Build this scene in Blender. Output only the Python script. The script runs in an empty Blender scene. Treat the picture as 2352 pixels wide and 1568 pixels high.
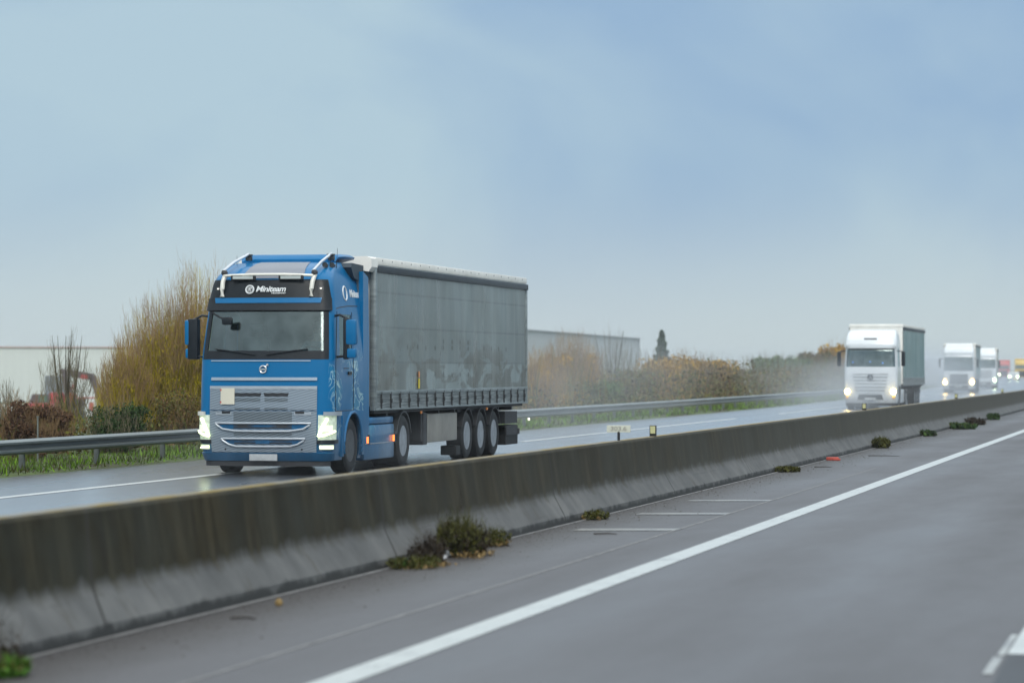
import bpy, bmesh, math, random
from mathutils import Vector, Matrix, noise as mnoise

# ------------------------------------------------------------------ camera, sky, sun, exposure
scene = bpy.context.scene
COL = scene.collection
CAMZ = 1.9
FPX = 7130.0                      # focal length in units of a 2352 px wide picture
YAW = math.atan(1564 / FPX); PITCH = math.atan(64 / FPX)
cam_d = bpy.data.cameras.new('camera'); cam = bpy.data.objects.new('camera', cam_d); COL.objects.link(cam)
cam.location = (0, 0, CAMZ); cam.rotation_euler = (math.radians(90) + PITCH, 0, YAW)
cam_d.sensor_width = 36; cam_d.lens = FPX / 2352 * 36
cam_d.clip_start = .5; cam_d.clip_end = 20000
cam_d.dof.use_dof = True; cam_d.dof.focus_distance = 57; cam_d.dof.aperture_fstop = 1.9
scene.camera = cam

world = bpy.data.worlds.new('World'); scene.world = world; world.use_nodes = True
wt = world.node_tree; wn = wt.nodes; wl = wt.links; wn.clear()
SUN_EL, SUN_ROT = math.radians(38), math.radians(165)
def wnode(t, **k):
    n = wn.new(t)
    for a, b in k.items(): setattr(n, a, b)
    return n
sky = wnode('ShaderNodeTexSky', sky_type='NISHITA', sun_disc=False, sun_elevation=SUN_EL, sun_rotation=SUN_ROT)
bg1 = wnode('ShaderNodeBackground'); bg1.inputs[1].default_value = .05; wl.new(sky.outputs[0], bg1.inputs[0])
tc = wnode('ShaderNodeTexCoord'); mp = wnode('ShaderNodeMapping'); mp.inputs['Scale'].default_value = (1, 1, 1.7)
mp.inputs['Location'].default_value = (.52, .2, .31)
mp.inputs['Rotation'].default_value = (0, .35, 0)
wl.new(tc.outputs['Generated'], mp.inputs[0])
nz = wnode('ShaderNodeTexNoise'); nz.inputs['Scale'].default_value = 6.0; nz.inputs['Detail'].default_value = 5; nz.inputs['Roughness'].default_value = .45
nz.inputs['Distortion'].default_value = .4
wl.new(mp.outputs[0], nz.inputs[0])
sx = wnode('ShaderNodeSeparateXYZ'); wl.new(tc.outputs['Generated'], sx.inputs[0])
cr = wnode('ShaderNodeValToRGB'); wl.new(nz.outputs[0], cr.inputs[0])
cr.color_ramp.elements[0].position = .40; cr.color_ramp.elements[0].color = (.325, .49, .695, 1)
cr.color_ramp.elements[1].position = .60; cr.color_ramp.elements[1].color = (.475, .64, .75, 1)
hz = wnode('ShaderNodeMapRange'); hz.inputs[1].default_value = .07; hz.inputs[2].default_value = -.005; hz.clamp = True; hz.interpolation_type = 'SMOOTHSTEP'
wl.new(sx.outputs[2], hz.inputs[0])
mx = wnode('ShaderNodeMix', data_type='RGBA'); wl.new(hz.outputs[0], mx.inputs[0]); wl.new(cr.outputs[0], mx.inputs[6]); mx.inputs[7].default_value = (.63, .73, .755, 1)
zb = wnode('ShaderNodeMapRange'); zb.inputs[1].default_value = .13; zb.inputs[2].default_value = .65; zb.inputs[3].default_value = 1; zb.inputs[4].default_value = 2.65; zb.interpolation_type = 'SMOOTHSTEP'
wl.new(sx.outputs[2], zb.inputs[0])
zc = wnode('ShaderNodeMapRange'); zc.inputs[1].default_value = .13; zc.inputs[2].default_value = .5; wl.new(sx.outputs[2], zc.inputs[0])
mz = wnode('ShaderNodeMix', data_type='RGBA'); wl.new(zc.outputs[0], mz.inputs[0]); wl.new(mx.outputs[2], mz.inputs[6]); mz.inputs[7].default_value = (.60, .63, .64, 1)
bg2 = wnode('ShaderNodeBackground'); wl.new(mz.outputs[2], bg2.inputs[0]); wl.new(zb.outputs[0], bg2.inputs[1])
ad = wnode('ShaderNodeMixShader'); ad.inputs[0].default_value = .86; wl.new(bg1.outputs[0], ad.inputs[1]); wl.new(bg2.outputs[0], ad.inputs[2])
wo = wnode('ShaderNodeOutputWorld'); wl.new(ad.outputs[0], wo.inputs[0])

sun_d = bpy.data.lights.new('sun', 'SUN'); sun_d.energy = 1.6; sun_d.angle = math.radians(25); sun_d.color = (1, .95, .87); sun_d.specular_factor = .3
sun = bpy.data.objects.new('sun', sun_d); COL.objects.link(sun)
sun.rotation_euler = (math.radians(90) - SUN_EL, 0, math.radians(180) - SUN_ROT + math.radians(0))
scene.view_settings.view_transform = 'Standard'; scene.view_settings.look = 'None'
scene.view_settings.exposure = 0; scene.view_settings.gamma = 1
scene.cycles.use_denoising = True
scene.cycles.max_bounces = 8; scene.cycles.volume_bounces = 0; scene.cycles.transparent_max_bounces = 16
scene.cycles.sample_clamp_indirect = 4; scene.cycles.caustics_reflective = False; scene.cycles.caustics_refractive = False

# ------------------------------------------------------------------ helpers
R = random.Random(7)
T_IN = YAW
def shift(s):                       # the motorway bends gently to the left far away
    if s < 120: return 0
    if s < 300: return (s - 120) ** 2 / 7000
    return 180 ** 2 / 7000 + (s - 300) * .0514
def P(d, s, z=0): return Vector((-(d + shift(s)), s, z))
def along(xd, d, use_shift=True):   # distance down the road at which lateral offset d shows at picture column xd
    s = 50.0
    for _ in range(60):
        D = d + (shift(s) if use_shift else 0)
        k = (2740 - xd) / (FPX / math.cos(YAW))
        # k = D / (s cos + D sin)
        s = .5 * s + .5 * (D / k - D * math.sin(YAW)) / math.cos(YAW)
    return s
def zat(yd, d, s):                  # height that shows at picture row yd
    Z = s * math.cos(YAW) + (d + shift(s)) * math.sin(YAW)
    return CAMZ + (848 - yd) * Z / FPX

def tag(o, label=None, cat=None, group=None, kind=None):
    if label: o['label'] = label
    if cat: o['category'] = cat
    if group: o['group'] = group
    if kind: o['kind'] = kind
    return o
def empty(name, loc=(0, 0, 0), rz=0, **k):
    o = bpy.data.objects.new(name, None); COL.objects.link(o); o.location = loc; o.rotation_euler = (0, 0, rz); o.empty_display_size = .2
    return tag(o, **k)
def copy_tree(o, parent=None):
    c = o.copy(); COL.objects.link(c); c.parent = parent
    for ch in list(o.children): copy_tree(ch, c)
    return c

class MB:
    def __init__(s): s.v = []; s.f = []
    def add(s, vs, fs):
        b = len(s.v); s.v += [tuple(v) for v in vs]; s.f += [tuple(i + b for i in f) for f in fs]; return s
    def box(s, x0, x1, y0, y1, z0, z1, c=0):
        if c <= 0:
            vs = [(x, y, z) for z in (z0, z1) for y in (y0, y1) for x in (x0, x1)]
            return s.add(vs, [(0, 2, 3, 1), (4, 5, 7, 6), (0, 1, 5, 4), (2, 6, 7, 3), (0, 4, 6, 2), (1, 3, 7, 5)])
        c = min(c, (x1 - x0) / 2.01, (y1 - y0) / 2.01, (z1 - z0) / 2.01)
        bm = bmesh.new(); bmesh.ops.create_cube(bm, size=1)
        for v in bm.verts: v.co = Vector(((x0 + x1) / 2 + v.co.x * (x1 - x0), (y0 + y1) / 2 + v.co.y * (y1 - y0), (z0 + z1) / 2 + v.co.z * (z1 - z0)))
        bmesh.ops.bevel(bm, geom=bm.edges[:], offset=c, segments=2, affect='EDGES', profile=.6)
        bm.verts.index_update()
        s.add([v.co[:] for v in bm.verts], [tuple(v.index for v in f.verts) for f in bm.faces]); bm.free(); return s
    def obox(s, c, ax, ay, az, hx, hy, hz):      # oriented box
        c = Vector(c); ax = Vector(ax).normalized() * hx; ay = Vector(ay).normalized() * hy; az = Vector(az).normalized() * hz
        vs = [c + ax * i + ay * j + az * k for k in (-1, 1) for j in (-1, 1) for i in (-1, 1)]
        return s.add(vs, [(0, 2, 3, 1), (4, 5, 7, 6), (0, 1, 5, 4), (2, 6, 7, 3), (0, 4, 6, 2), (1, 3, 7, 5)])
    def tube(s, pts, r, n=8, cap=True):
        pts = [Vector(p) for p in pts]; m = len(pts); rs = r if isinstance(r, (list, tuple)) else [r] * m
        ref = Vector((0, 0, 1)); rings = []
        for i, p in enumerate(pts):
            t = (pts[min(i + 1, m - 1)] - pts[max(i - 1, 0)]).normalized()
            a = t.cross(ref)
            if a.length < .1: a = t.cross(Vector((1, 0, 0)))
            a.normalize(); b = t.cross(a)
            rings += [p + (a * math.cos(q * math.tau / n) + b * math.sin(q * math.tau / n)) * rs[i] for q in range(n)]
        fs = [(i * n + q, i * n + (q + 1) % n, (i + 1) * n + (q + 1) % n, (i + 1) * n + q) for i in range(m - 1) for q in range(n)]
        if cap: fs += [tuple(range(n))[::-1], tuple((m - 1) * n + q for q in range(n))]
        return s.add(rings, fs)
    def lathe(s, prof, c=(0, 0, 0), n=32, axis='x'):   # prof: (axial, radius)
        vs = []
        for a, r in prof:
            for q in range(n):
                t = q * math.tau / n; u, w = r * math.cos(t), r * math.sin(t)
                v = (a, u, w) if axis == 'x' else ((u, a, w) if axis == 'y' else (u, w, a))
                vs.append((c[0] + v[0], c[1] + v[1], c[2] + v[2]))
        m = len(prof)
        fs = [(i * n + q, i * n + (q + 1) % n, (i + 1) * n + (q + 1) % n, (i + 1) * n + q) for i in range(m - 1) for q in range(n)]
        fs += [tuple(range(n))[::-1], tuple((m - 1) * n + q for q in range(n))]
        return s.add(vs, fs)
    def prism(s, poly, a0, a1, axis='x'):        # polygon in the other two axes
        f = {'x': lambda p, a: (a, p[0], p[1]), 'y': lambda p, a: (p[0], a, p[1]), 'z': lambda p, a: (p[0], p[1], a)}[axis]
        n = len(poly); vs = [f(p, a0) for p in poly] + [f(p, a1) for p in poly]
        return s.add(vs, [tuple(range(n))[::-1], tuple(range(n, 2 * n))] + [(i, (i + 1) % n, n + (i + 1) % n, n + i) for i in range(n)])
    def sweep(s, prof, ss):                      # profile of (d, z) carried along the road
        n = len(prof)
        vs = [P(d, q, z) for q in ss for d, z in prof]
        fs = [(i * n + j, i * n + j + 1, (i + 1) * n + j + 1, (i + 1) * n + j) for i in range(len(ss) - 1) for j in range(n - 1)]
        return s.add(vs, fs)
    def build(s, name, m, parent=None, smooth=False, ang=35, recalc=False):
        me = bpy.data.meshes.new(name); me.from_pydata(s.v, [], s.f); me.update()
        if recalc:
            bm = bmesh.new(); bm.from_mesh(me); bmesh.ops.recalc_face_normals(bm, faces=bm.faces[:]); bm.to_mesh(me); bm.free()
        if smooth:
            me.polygons.foreach_set('use_smooth', [True] * len(me.polygons)); me.set_sharp_from_angle(angle=math.radians(ang))
        me.materials.append(m)
        o = bpy.data.objects.new(name, me); COL.objects.link(o); o.parent = parent
        return o

# ---- materials
def newmat(name):
    m = bpy.data.materials.new(name); m.use_nodes = True
    return m, m.node_tree, m.node_tree.nodes['Principled BSDF']
def sock(nt, v, inp):
    if isinstance(v, bpy.types.NodeSocket): nt.links.new(v, inp)
    elif hasattr(inp.default_value, '__len__') and isinstance(v, (tuple, list)): inp.default_value = tuple(v) + ((1,) if len(v) == 3 and len(inp.default_value) == 4 else ())
    else: inp.default_value = v
def N(nt, t, ins=(), **k):
    n = nt.nodes.new(t)
    for a, b in k.items(): setattr(n, a, b)
    for i, v in (ins.items() if isinstance(ins, dict) else enumerate(ins)): sock(nt, v, n.inputs[i])
    return n
def mixc(nt, f, a, b, mode='MIX'): return N(nt, 'ShaderNodeMix', {0: f, 6: a, 7: b}, data_type='RGBA', blend_type=mode).outputs[2]
def math_(nt, op, *a): return N(nt, 'ShaderNodeMath', a, operation=op).outputs[0]
def noise(nt, scale, detail=3, rough=.55, vec=None, dist=0, stretch=None):
    if vec is None: vec = N(nt, 'ShaderNodeTexCoord').outputs['Object']
    if stretch: vec = N(nt, 'ShaderNodeMapping', {0: vec, 3: stretch}).outputs[0]
    return N(nt, 'ShaderNodeTexNoise', {'Vector': vec, 'Scale': scale, 'Detail': detail, 'Roughness': rough, 'Distortion': dist}).outputs[0]
def ramp(nt, f, stops):
    n = N(nt, 'ShaderNodeValToRGB', [f]); e = n.color_ramp.elements
    while len(e) < len(stops): e.new(.5)
    for i, (p, c) in enumerate(stops): e[i].position = p; e[i].color = (c, c, c, 1) if not isinstance(c, tuple) else c + (1,)
    return n.outputs[0]
def rng(nt, v, a, b, c=0, d=1): return N(nt, 'ShaderNodeMapRange', [v, a, b, c, d]).outputs[0]
def objxyz(nt): return N(nt, 'ShaderNodeSeparateXYZ', [N(nt, 'ShaderNodeTexCoord').outputs['Object']]).outputs
def bump(nt, h, strength, dist): return N(nt, 'ShaderNodeBump', {'Strength': strength, 'Distance': dist, 'Height': h}).outputs[0]
def simple(name, c, rough=.5, metal=0, var=.15, scale=3, coat=0, bmp=0, spec=.5, stretch=None, emit=None, es=0):
    m, nt, b = newmat(name)
    n = noise(nt, scale, 4, stretch=stretch)
    c2 = tuple(x * (1 - var) for x in c); c3 = tuple(min(1, x * (1 + var)) for x in c)
    sock(nt, ramp(nt, n, [(.3, c2), (.7, c3)]), b.inputs['Base Color'])
    b.inputs['Roughness'].default_value = rough; b.inputs['Metallic'].default_value = metal
    b.inputs['Specular IOR Level'].default_value = spec
    if coat: b.inputs['Coat Weight'].default_value = coat; b.inputs['Coat Roughness'].default_value = .06
    if bmp: sock(nt, bump(nt, noise(nt, scale * 12, 3), bmp, .01), b.inputs['Normal'])
    if emit: b.inputs['Emission Color'].default_value = emit + (1,); b.inputs['Emission Strength'].default_value = es
    return m
M = {}
def mat_asphalt(name, wet, base, tint):
    m, nt, b = newmat(name)
    fine = noise(nt, 60, 3, .7); mid = noise(nt, .55, 4, .6, stretch=(1, .18, 1)); big = noise(nt, .12, 3, .5, stretch=(1.6, .12, 1))
    x = objxyz(nt)[0]
    trk = math_(nt, 'SINE', math_(nt, 'MULTIPLY', x, 3.6))       # wheel tracks along the lanes
    k = math_(nt, 'ADD', math_(nt, 'MULTIPLY', mid, .5), math_(nt, 'MULTIPLY', trk, .05))
    k = math_(nt, 'ADD', k, math_(nt, 'MULTIPLY', big, .45))
    c = mixc(nt, rng(nt, k, .33, .62), tuple(q * .58 for q in tint), tuple(q * 1.35 for q in tint))
    if name == 'near_asphalt':
        dirt = math_(nt, 'MULTIPLY', rng(nt, math_(nt, 'ADD', x, math_(nt, 'MULTIPLY', noise(nt, 1.3, 4, .7), 1.1)), -5.8, -6.6), .85); c = mixc(nt, dirt, c, (.026, .024, .022))
        crack = math_(nt, 'ABSOLUTE', math_(nt, 'SUBTRACT', noise(nt, .33, 4, .6), .5)); c = mixc(nt, math_(nt, 'MULTIPLY', rng(nt, crack, .0016, .0004), .6), c, (.03, .03, .03))
    c = mixc(nt, rng(nt, fine, .35, .7, 0, .55), c, tuple(q * 1.9 for q in tint))
    c = mixc(nt, rng(nt, noise(nt, 14, 4, .75), .56, .68, 0, .45), c, tuple(q * .45 for q in tint))
    sock(nt, c, b.inputs['Base Color'])
    sock(nt, rng(nt, k, .3, .65, *wet), b.inputs['Roughness'])
    b.inputs['Specular IOR Level'].default_value = base
    sock(nt, bump(nt, fine, .3, .004), b.inputs['Normal'])
    if name[0] == 'f': b.inputs['Coat Weight'].default_value = .9; b.inputs['Coat Roughness'].default_value = .22
    return m
M['near_asphalt'] = mat_asphalt('near_asphalt', (.52, .34), .22, (.060, .058, .062))
M['far_asphalt'] = mat_asphalt('far_asphalt', (.34, .24), 1.0, (.050, .056, .066))
def mat_marking(name, c, wear):
    m, nt, b = newmat(name)
    n = noise(nt, 22, 5, .75); n2 = noise(nt, 2.2, 3)
    k = math_(nt, 'ADD', math_(nt, 'MULTIPLY', n, .7), math_(nt, 'MULTIPLY', n2, .4))
    sock(nt, mixc(nt, rng(nt, k, .5 + .2 * (1 - wear), .62 + .2 * (1 - wear)), c, (.16, .16, .165)), b.inputs['Base Color'])
    b.inputs['Roughness'].default_value = .3; return m
M['line'] = mat_marking('white_line_paint', (.50, .53, .52), .55)
M['wornline'] = mat_marking('worn_line_paint', (.36, .37, .35), .85)
M['bar'] = mat_marking('worn_bar_paint', (.28, .28, .26), .95)
M['seam'] = simple('seam_sealer', (.17, .17, .17), .5, var=.4, scale=3)
M['litter_r'] = simple('litter_red', (.42, .07, .05), .5)
M['litter_w'] = simple('litter_white', (.36, .38, .40), .5)
M['stick'] = simple('dark_stick', (.03, .025, .022), .6)

# concrete barrier
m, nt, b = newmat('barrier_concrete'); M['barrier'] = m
o3 = objxyz(nt); x, y, z = o3
geo = N(nt, 'ShaderNodeSeparateXYZ', [N(nt, 'ShaderNodeNewGeometry').outputs['Normal']]).outputs
streak = noise(nt, 2.6, 5, .7, stretch=(1, 1, .10)); blotch = noise(nt, 1.1, 4, .6); fine = noise(nt, 24, 4, .7)
zedge = math_(nt, 'ADD', z, math_(nt, 'MULTIPLY', math_(nt, 'SUBTRACT', streak, .5), .30))
up = rng(nt, zedge, .27, .40)
grime_haze = ramp(nt, streak, [(.3, (.010, .0075, .0018)), (.5, (.023, .0175, .0055)), (.70, (.060, .050, .027))])
grime_haze = mixc(nt, rng(nt, noise(nt, 5.5, 3, .6, stretch=(1, 1, .07)), .56, .7, 0, .75), grime_haze, (.016, .010, .004))
grime_haze = mixc(nt, rng(nt, blotch, .35, .75, 0, .45), grime_haze, (.035, .044, .038))
pale = ramp(nt, math_(nt, 'ADD', math_(nt, 'MULTIPLY', blotch, .6), math_(nt, 'MULTIPLY', noise(nt, 3, 5, .6, stretch=(1, 1, .4)), .4)), [(.3, (.082, .085, .086)), (.55, (.128, .132, .132)), (.75, (.185, .188, .184))])
pale = mixc(nt, rng(nt, fine, .58, .75, 0, .5), pale, (.1, .1, .1))
pale = mixc(nt, rng(nt, noise(nt, 4, 4, .7, stretch=(1, .05, 4)), .60, .72, 0, .5), pale, (.05, .05, .05))
pale = mixc(nt, rng(nt, noise(nt, 2.2, 4, .7, stretch=(.5, 1.4, .5)), .58, .70, 0, .6), pale, (.075, .07, .058))
grime_haze = mixc(nt, rng(nt, math_(nt, 'ADD', y, math_(nt, 'MULTIPLY', blotch, 30)), 35, 100, 0, .8), grime_haze, (.070, .067, .054))  # distance haze painted in: the upper wall colour pales down the road
c = mixc(nt, up, pale, grime_haze)
jt = math_(nt, 'ABSOLUTE', math_(nt, 'SUBTRACT', math_(nt, 'MODULO', math_(nt, 'ADD', y, math_(nt, 'MULTIPLY', math_(nt, 'ADD', x, 7.7), 1.2)), 8.28), 4.6))
c = mixc(nt, rng(nt, jt, .035, .012), c, (.035, .033, .03))
c = mixc(nt, rng(nt, zedge, .085, .04), c, (.05, .052, .052))
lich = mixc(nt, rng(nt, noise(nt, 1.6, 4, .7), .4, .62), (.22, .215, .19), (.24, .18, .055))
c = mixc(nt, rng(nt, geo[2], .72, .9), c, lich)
sock(nt, c, b.inputs['Base Color']); b.inputs['Roughness'].default_value = .6; b.inputs['Specular IOR Level'].default_value = .06
sock(nt, bump(nt, fine, .3, .006), b.inputs['Normal'])

M['galv'] = simple('galvanised_steel', (.15, .18, .185), .42, .25, .22, 1.2, stretch=(1, .3, 3))
M['galv_post'] = simple('galvanised_post', (.16, .18, .17), .6, .2, .3, 3)
m, nt, b = newmat('verge_ground'); M['verge'] = m
n = noise(nt, .35, 5, .6, stretch=(1, .35, 1)); n2 = noise(nt, 3, 4)
c = ramp(nt, n, [(.3, (.055, .035, .018)), (.48, (.05, .075, .018)), (.7, (.10, .17, .03))])
sock(nt, mixc(nt, rng(nt, n2, .3, .8, 0, .6), c, (.045, .04, .025)), b.inputs['Base Color']); b.inputs['Roughness'].default_value = .9
m, nt, b = newmat('field'); M['field'] = m
n = noise(nt, .03, 5, .6); sock(nt, ramp(nt, n, [(.3, (.06, .07, .03)), (.6, (.09, .12, .045)), (.8, (.11, .10, .06))]), b.inputs['Base Color']); b.inputs['Roughness'].default_value = .95
def mat_leaf(name, stops, scale=.9, rough=.7, trans=.12):
    m, nt, b = newmat(name)
    n = noise(nt, scale, 4, .65); r = N(nt, 'ShaderNodeNewGeometry').outputs['Random Per Island']
    k = math_(nt, 'ADD', math_(nt, 'MULTIPLY', n, .7), math_(nt, 'MULTIPLY', r, .3))
    sock(nt, ramp(nt, k, stops), b.inputs['Base Color']); b.inputs['Roughness'].default_value = rough
    b.inputs['Specular IOR Level'].default_value = .25
    return m
M['grass'] = mat_leaf('grass_blade', [(.36, (.05, .038, .01)), (.46, (.05, .085, .010)), (.58, (.12, .25, .01)), (.75, (.24, .38, .03))], .55)
M['mustard'] = mat_leaf('mustard_twig', [(.3, (.10, .085, .001)), (.48, (.27, .22, .003)), (.66, (.52, .42, .012))], .8)
M['shoot'] = mat_leaf('young_shoot', [(.3, (.19, .115, .055)), (.6, (.30, .20, .10)), (.8, (.36, .26, .14))], .8)
M['amber'] = mat_leaf('amber_twig', [(.3, (.16, .085, .003)), (.5, (.36, .205, .006)), (.72, (.52, .33, .02))], .5)
M['pale_twig'] = mat_leaf('pale_twig', [(.3, (.11, .10, .065)), (.7, (.22, .19, .12))], .5)
M['brown'] = mat_leaf('russet_leaf', [(.3, (.045, .024, .014)), (.5, (.085, .042, .022)), (.75, (.15, .085, .045))], .5)
M['under'] = mat_leaf('undergrowth_leaf', [(.25, (.045, .026, .014)), (.42, (.10, .058, .018)), (.53, (.06, .09, .014)), (.66, (.19, .13, .010)), (.8, (.18, .085, .035))], .25)
M['dgreen'] = mat_leaf('dark_green_leaf', [(.3, (.010, .026, .005)), (.55, (.025, .062, .010)), (.8, (.06, .11, .02))], .9)
M['ggreen'] = mat_leaf('grey_green_leaf', [(.3, (.05, .09, .03)), (.6, (.12, .19, .05)), (.8, (.26, .26, .06))], .5)
M['olive'] = mat_leaf('olive_weed', [(.3, (.018, .019, .004)), (.5, (.045, .048, .007)), (.8, (.11, .11, .02))], 3)
M['darkweed'] = mat_leaf('dark_dead_weed', [(.3, (.018, .013, .01)), (.6, (.035, .027, .018)), (.8, (.07, .05, .03))], 3)
M['straw'] = mat_leaf('straw', [(.3, (.16, .11, .045)), (.7, (.27, .19, .08))], 4)
M['vgreen'] = mat_leaf('vivid_weed', [(.3, (.03, .09, .01)), (.7, (.09, .21, .02))], 4)
M['bark'] = simple('bark', (.05, .045, .03), .85, var=.35, scale=6, bmp=.4)

# ------------------------------------------------------------------ the setting: ground, roads, markings
def lin(a, b, n): return [a + (b - a) * i / n for i in range(n + 1)]
SS = lin(-40, 120, 40) + lin(124, 400, 69)[0:] + lin(420, 1500, 54)
g = MB(); xs = [-9000, -600, -100, -60, -46, -30, -25.5, -20.2, 0, 15, 60, 400, 6000]
def gz(d): 
    if d < -3: return -.25
    if d < 20.4: return -.06
    if d < 24: return -.02 + (d - 20.4) * .03
    if d < 30: return .08
    if d < 46: return .08 - (d - 30) * .211
    return -3.3
ds = [-6000, -400, -40, -12, -3, 8, 20.2, 20.6, 22, 24, 30, 36, 46, 80, 200, 800, 6000]
ys = [-400] + SS + [3000, 9000]
vs = [(-(d + (shift(s) if abs(d) < 250 else 0)), s, gz(d)) for s in ys for d in ds]
n = len(ds)
g.add(vs, [(i * n + j, i * n + j + 1, (i + 1) * n + j + 1, (i + 1) * n + j) for i in range(len(ys) - 1) for j in range(n - 1)])
g.build('ground', M['field']).__setitem__('kind', 'structure')
def strip(name, d0, d1, z, m, ss=SS):
    o = MB().sweep([(d0, z), ((d0 + d1) / 2, z), (d1, z)], ss).build(name, m); o['kind'] = 'structure'; return o
strip('near_road', -10, 7.72, 0, M['near_asphalt'])
strip('far_road', 8.1, 20.4, 0, M['far_asphalt'])
o = MB().sweep([(20.38, -.02), (20.55, .03), (21.5, .05), (24, .11), (30.2, .11)], SS).build('verge', M['verge']); o['kind'] = 'structure'
strip('edge_line', 4.98, 5.23, .005, M['line'], lin(5, 120, 40) + lin(124, 700, 120))
dl = MB()
for k in range(-1, 30):
    a = -24.2 + k * 52.0
    dl.sweep([(17.12, .005), (17.34, .005)], lin(a, a + 39, 12))
M['wetline'] = mat_marking('wet_line_paint', (.55, .57, .56), .5); dl.build('shoulder_line', M['wetline'])['kind'] = 'structure'
dl = MB()
for k in range(26):
    a = 30.3 + k * 13.0 * 2
    dl.sweep([(13.0, .005), (13.15, .005)], lin(a, a + 3, 2))
dl.build('far_lane_line', M['line'])['kind'] = 'structure'
dl = MB()
for a in (20.95, 34.0, 47.0, 60.0, 73.0, 86.0, 99.0): dl.sweep([(.95, .005), (1.215, .005)], lin(a, a + 3, 3))
dl.build('lane_line', M['line'])['kind'] = 'structure'
dl = MB()
for a, c_ in ((19.55, 20.72), (20.84, 22.5)): dl.sweep([(1.225, .005), (1.29 if a < 20 else 1.275, .005)], lin(a, c_, 3))
dl.build('old_lane_line', M['wornline'])['kind'] = 'structure'
M['dark_asphalt'] = mat_asphalt('dark_asphalt', (.5, .35), .2, (.026, .028, .032))
dp = MB(); jag = [(1.18 + .03 * math.sin(k * 2.3), 8 + k * 1.0) for k in range(13)] + [(1.2, 20.93), (-2.4, 20.93), (-2.4, 8)]
dp.add([P(a_, b2, .003) for a_, b2 in jag], [tuple(range(len(jag)))]); dp.build('asphalt_patch', M['dark_asphalt'])['kind'] = 'structure'
dl = MB()
for s0 in (35.9, 40.05, 44.25):
    dl.add([P(7.15, s0 - .05, .006), P(7.12, s0 + .42, .006), P(5.95, s0 + .70, .006), P(5.98, s0 + .22, .006)], [(0, 1, 2, 3)])
dl.build('cross_bar_marking', M['bar'])['kind'] = 'structure'
dl = MB().sweep([(5.955, .004), (5.985, .004)], lin(4, 60, 20)); dl.build('pavement_seam', M['seam'])['kind'] = 'structure'
dl = MB().sweep([(7.475, .006), (7.492, .012), (7.51, .006)], lin(4, 120, 40)); dl.build('gutter_seam', M['seam'])['kind'] = 'structure'

# barrier wall
wall = MB()
prof = [(7.56, -.02), (7.57, .085), (7.745, .325), (7.755, .35), (7.835, .865), (7.865, .895), (8.0, .895), (8.03, .865), (8.11, .35), (8.12, .325), (8.295, .085), (8.305, -.02)]
wall.sweep(prof, SS)
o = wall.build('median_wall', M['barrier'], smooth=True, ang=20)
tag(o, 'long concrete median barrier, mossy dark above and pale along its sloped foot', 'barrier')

# debris along the foot of the wall (grit nobody could count)
gr = MB(); 
def pebble(c, r):
    k = [Vector((R.uniform(.6, 1) * a, R.uniform(.6, 1) * b_, R.uniform(.5, .8) * e)) * r for a, b_, e in ((1, 0, 0), (0, 1, 0), (-1, 0, 0), (0, -1, 0), (0, 0, 1))]
    gr.add([Vector(c) + v for v in k], [(0, 1, 4), (1, 2, 4), (2, 3, 4), (3, 0, 4)])
for _ in range(5200):
    s = 16 + 90 * R.random() ** 1.3; d = 7.5 - abs(R.gauss(0, .42))
    pebble(P(d, s, .004), R.uniform(.003, .010) if R.random() < .96 else R.uniform(.01, .02))
tag(gr.build('roadside_grit', simple('grit', (.06, .055, .05), .8, var=.6, scale=9)), 'dark grit and crumbs along the foot of the wall', 'grit', kind='stuff')
def stick(xd, d, L, a, lab, m='stick', r=.009):
    s = along(xd, d); p = P(d, s, .012); q = Vector((math.cos(a), math.sin(a), 0)) * L
    t = MB().tube([p - q / 2, p + q * .1 + Vector((.01, .02, .005)), p + q / 2], [r, r * .9, r * .5], 5).build('stick', M[m]); tag(t, lab, 'stick')
stick(2030, 6.6, .75, -.35, 'long thin dark stick lying on the road past the third cross bar')
stick(1890, 7.0, .35, -.2, 'short dark twig lying on the road beside the small red scrap')
stick(1390, 6.6, .28, -.1, 'small dark twig lying across a worn white cross bar')
stick(560, 7.05, .22, -.2, 'little dark twig on the shoulder near the pale pebble')
s = along(1912, 7.35); t = MB().box(-.13, .13, -.04, .05, 0, .07, .02).box(.02, .17, -.08, -.02, 0, .04, .01).build('crushed_can', M['litter_r'], smooth=True); t.location = P(7.35, s, .004); tag(t, 'crushed red scrap lying at the foot of the wall', 'litter')
s = along(1750, 7.3); t = MB().box(-.05, .05, -.03, .03, 0, .05, .015).build('paper_cup', M['litter_w'], smooth=True); t.location = P(7.38, along(1815, 7.38), .004); tag(t, 'tiny white scrap beside a low green tuft at the wall foot', 'litter')
s = along(641, 7.18); t = MB().lathe([(0, .002), (.005, .03), (.03, .034), (.055, .02), (.06, .002)], axis='z', n=10).build('pebble', M['straw'], smooth=True); t.location = P(7.18, s, .003); tag(t, 'single pale round pebble on the shoulder at lower left', 'pebble')

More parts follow.
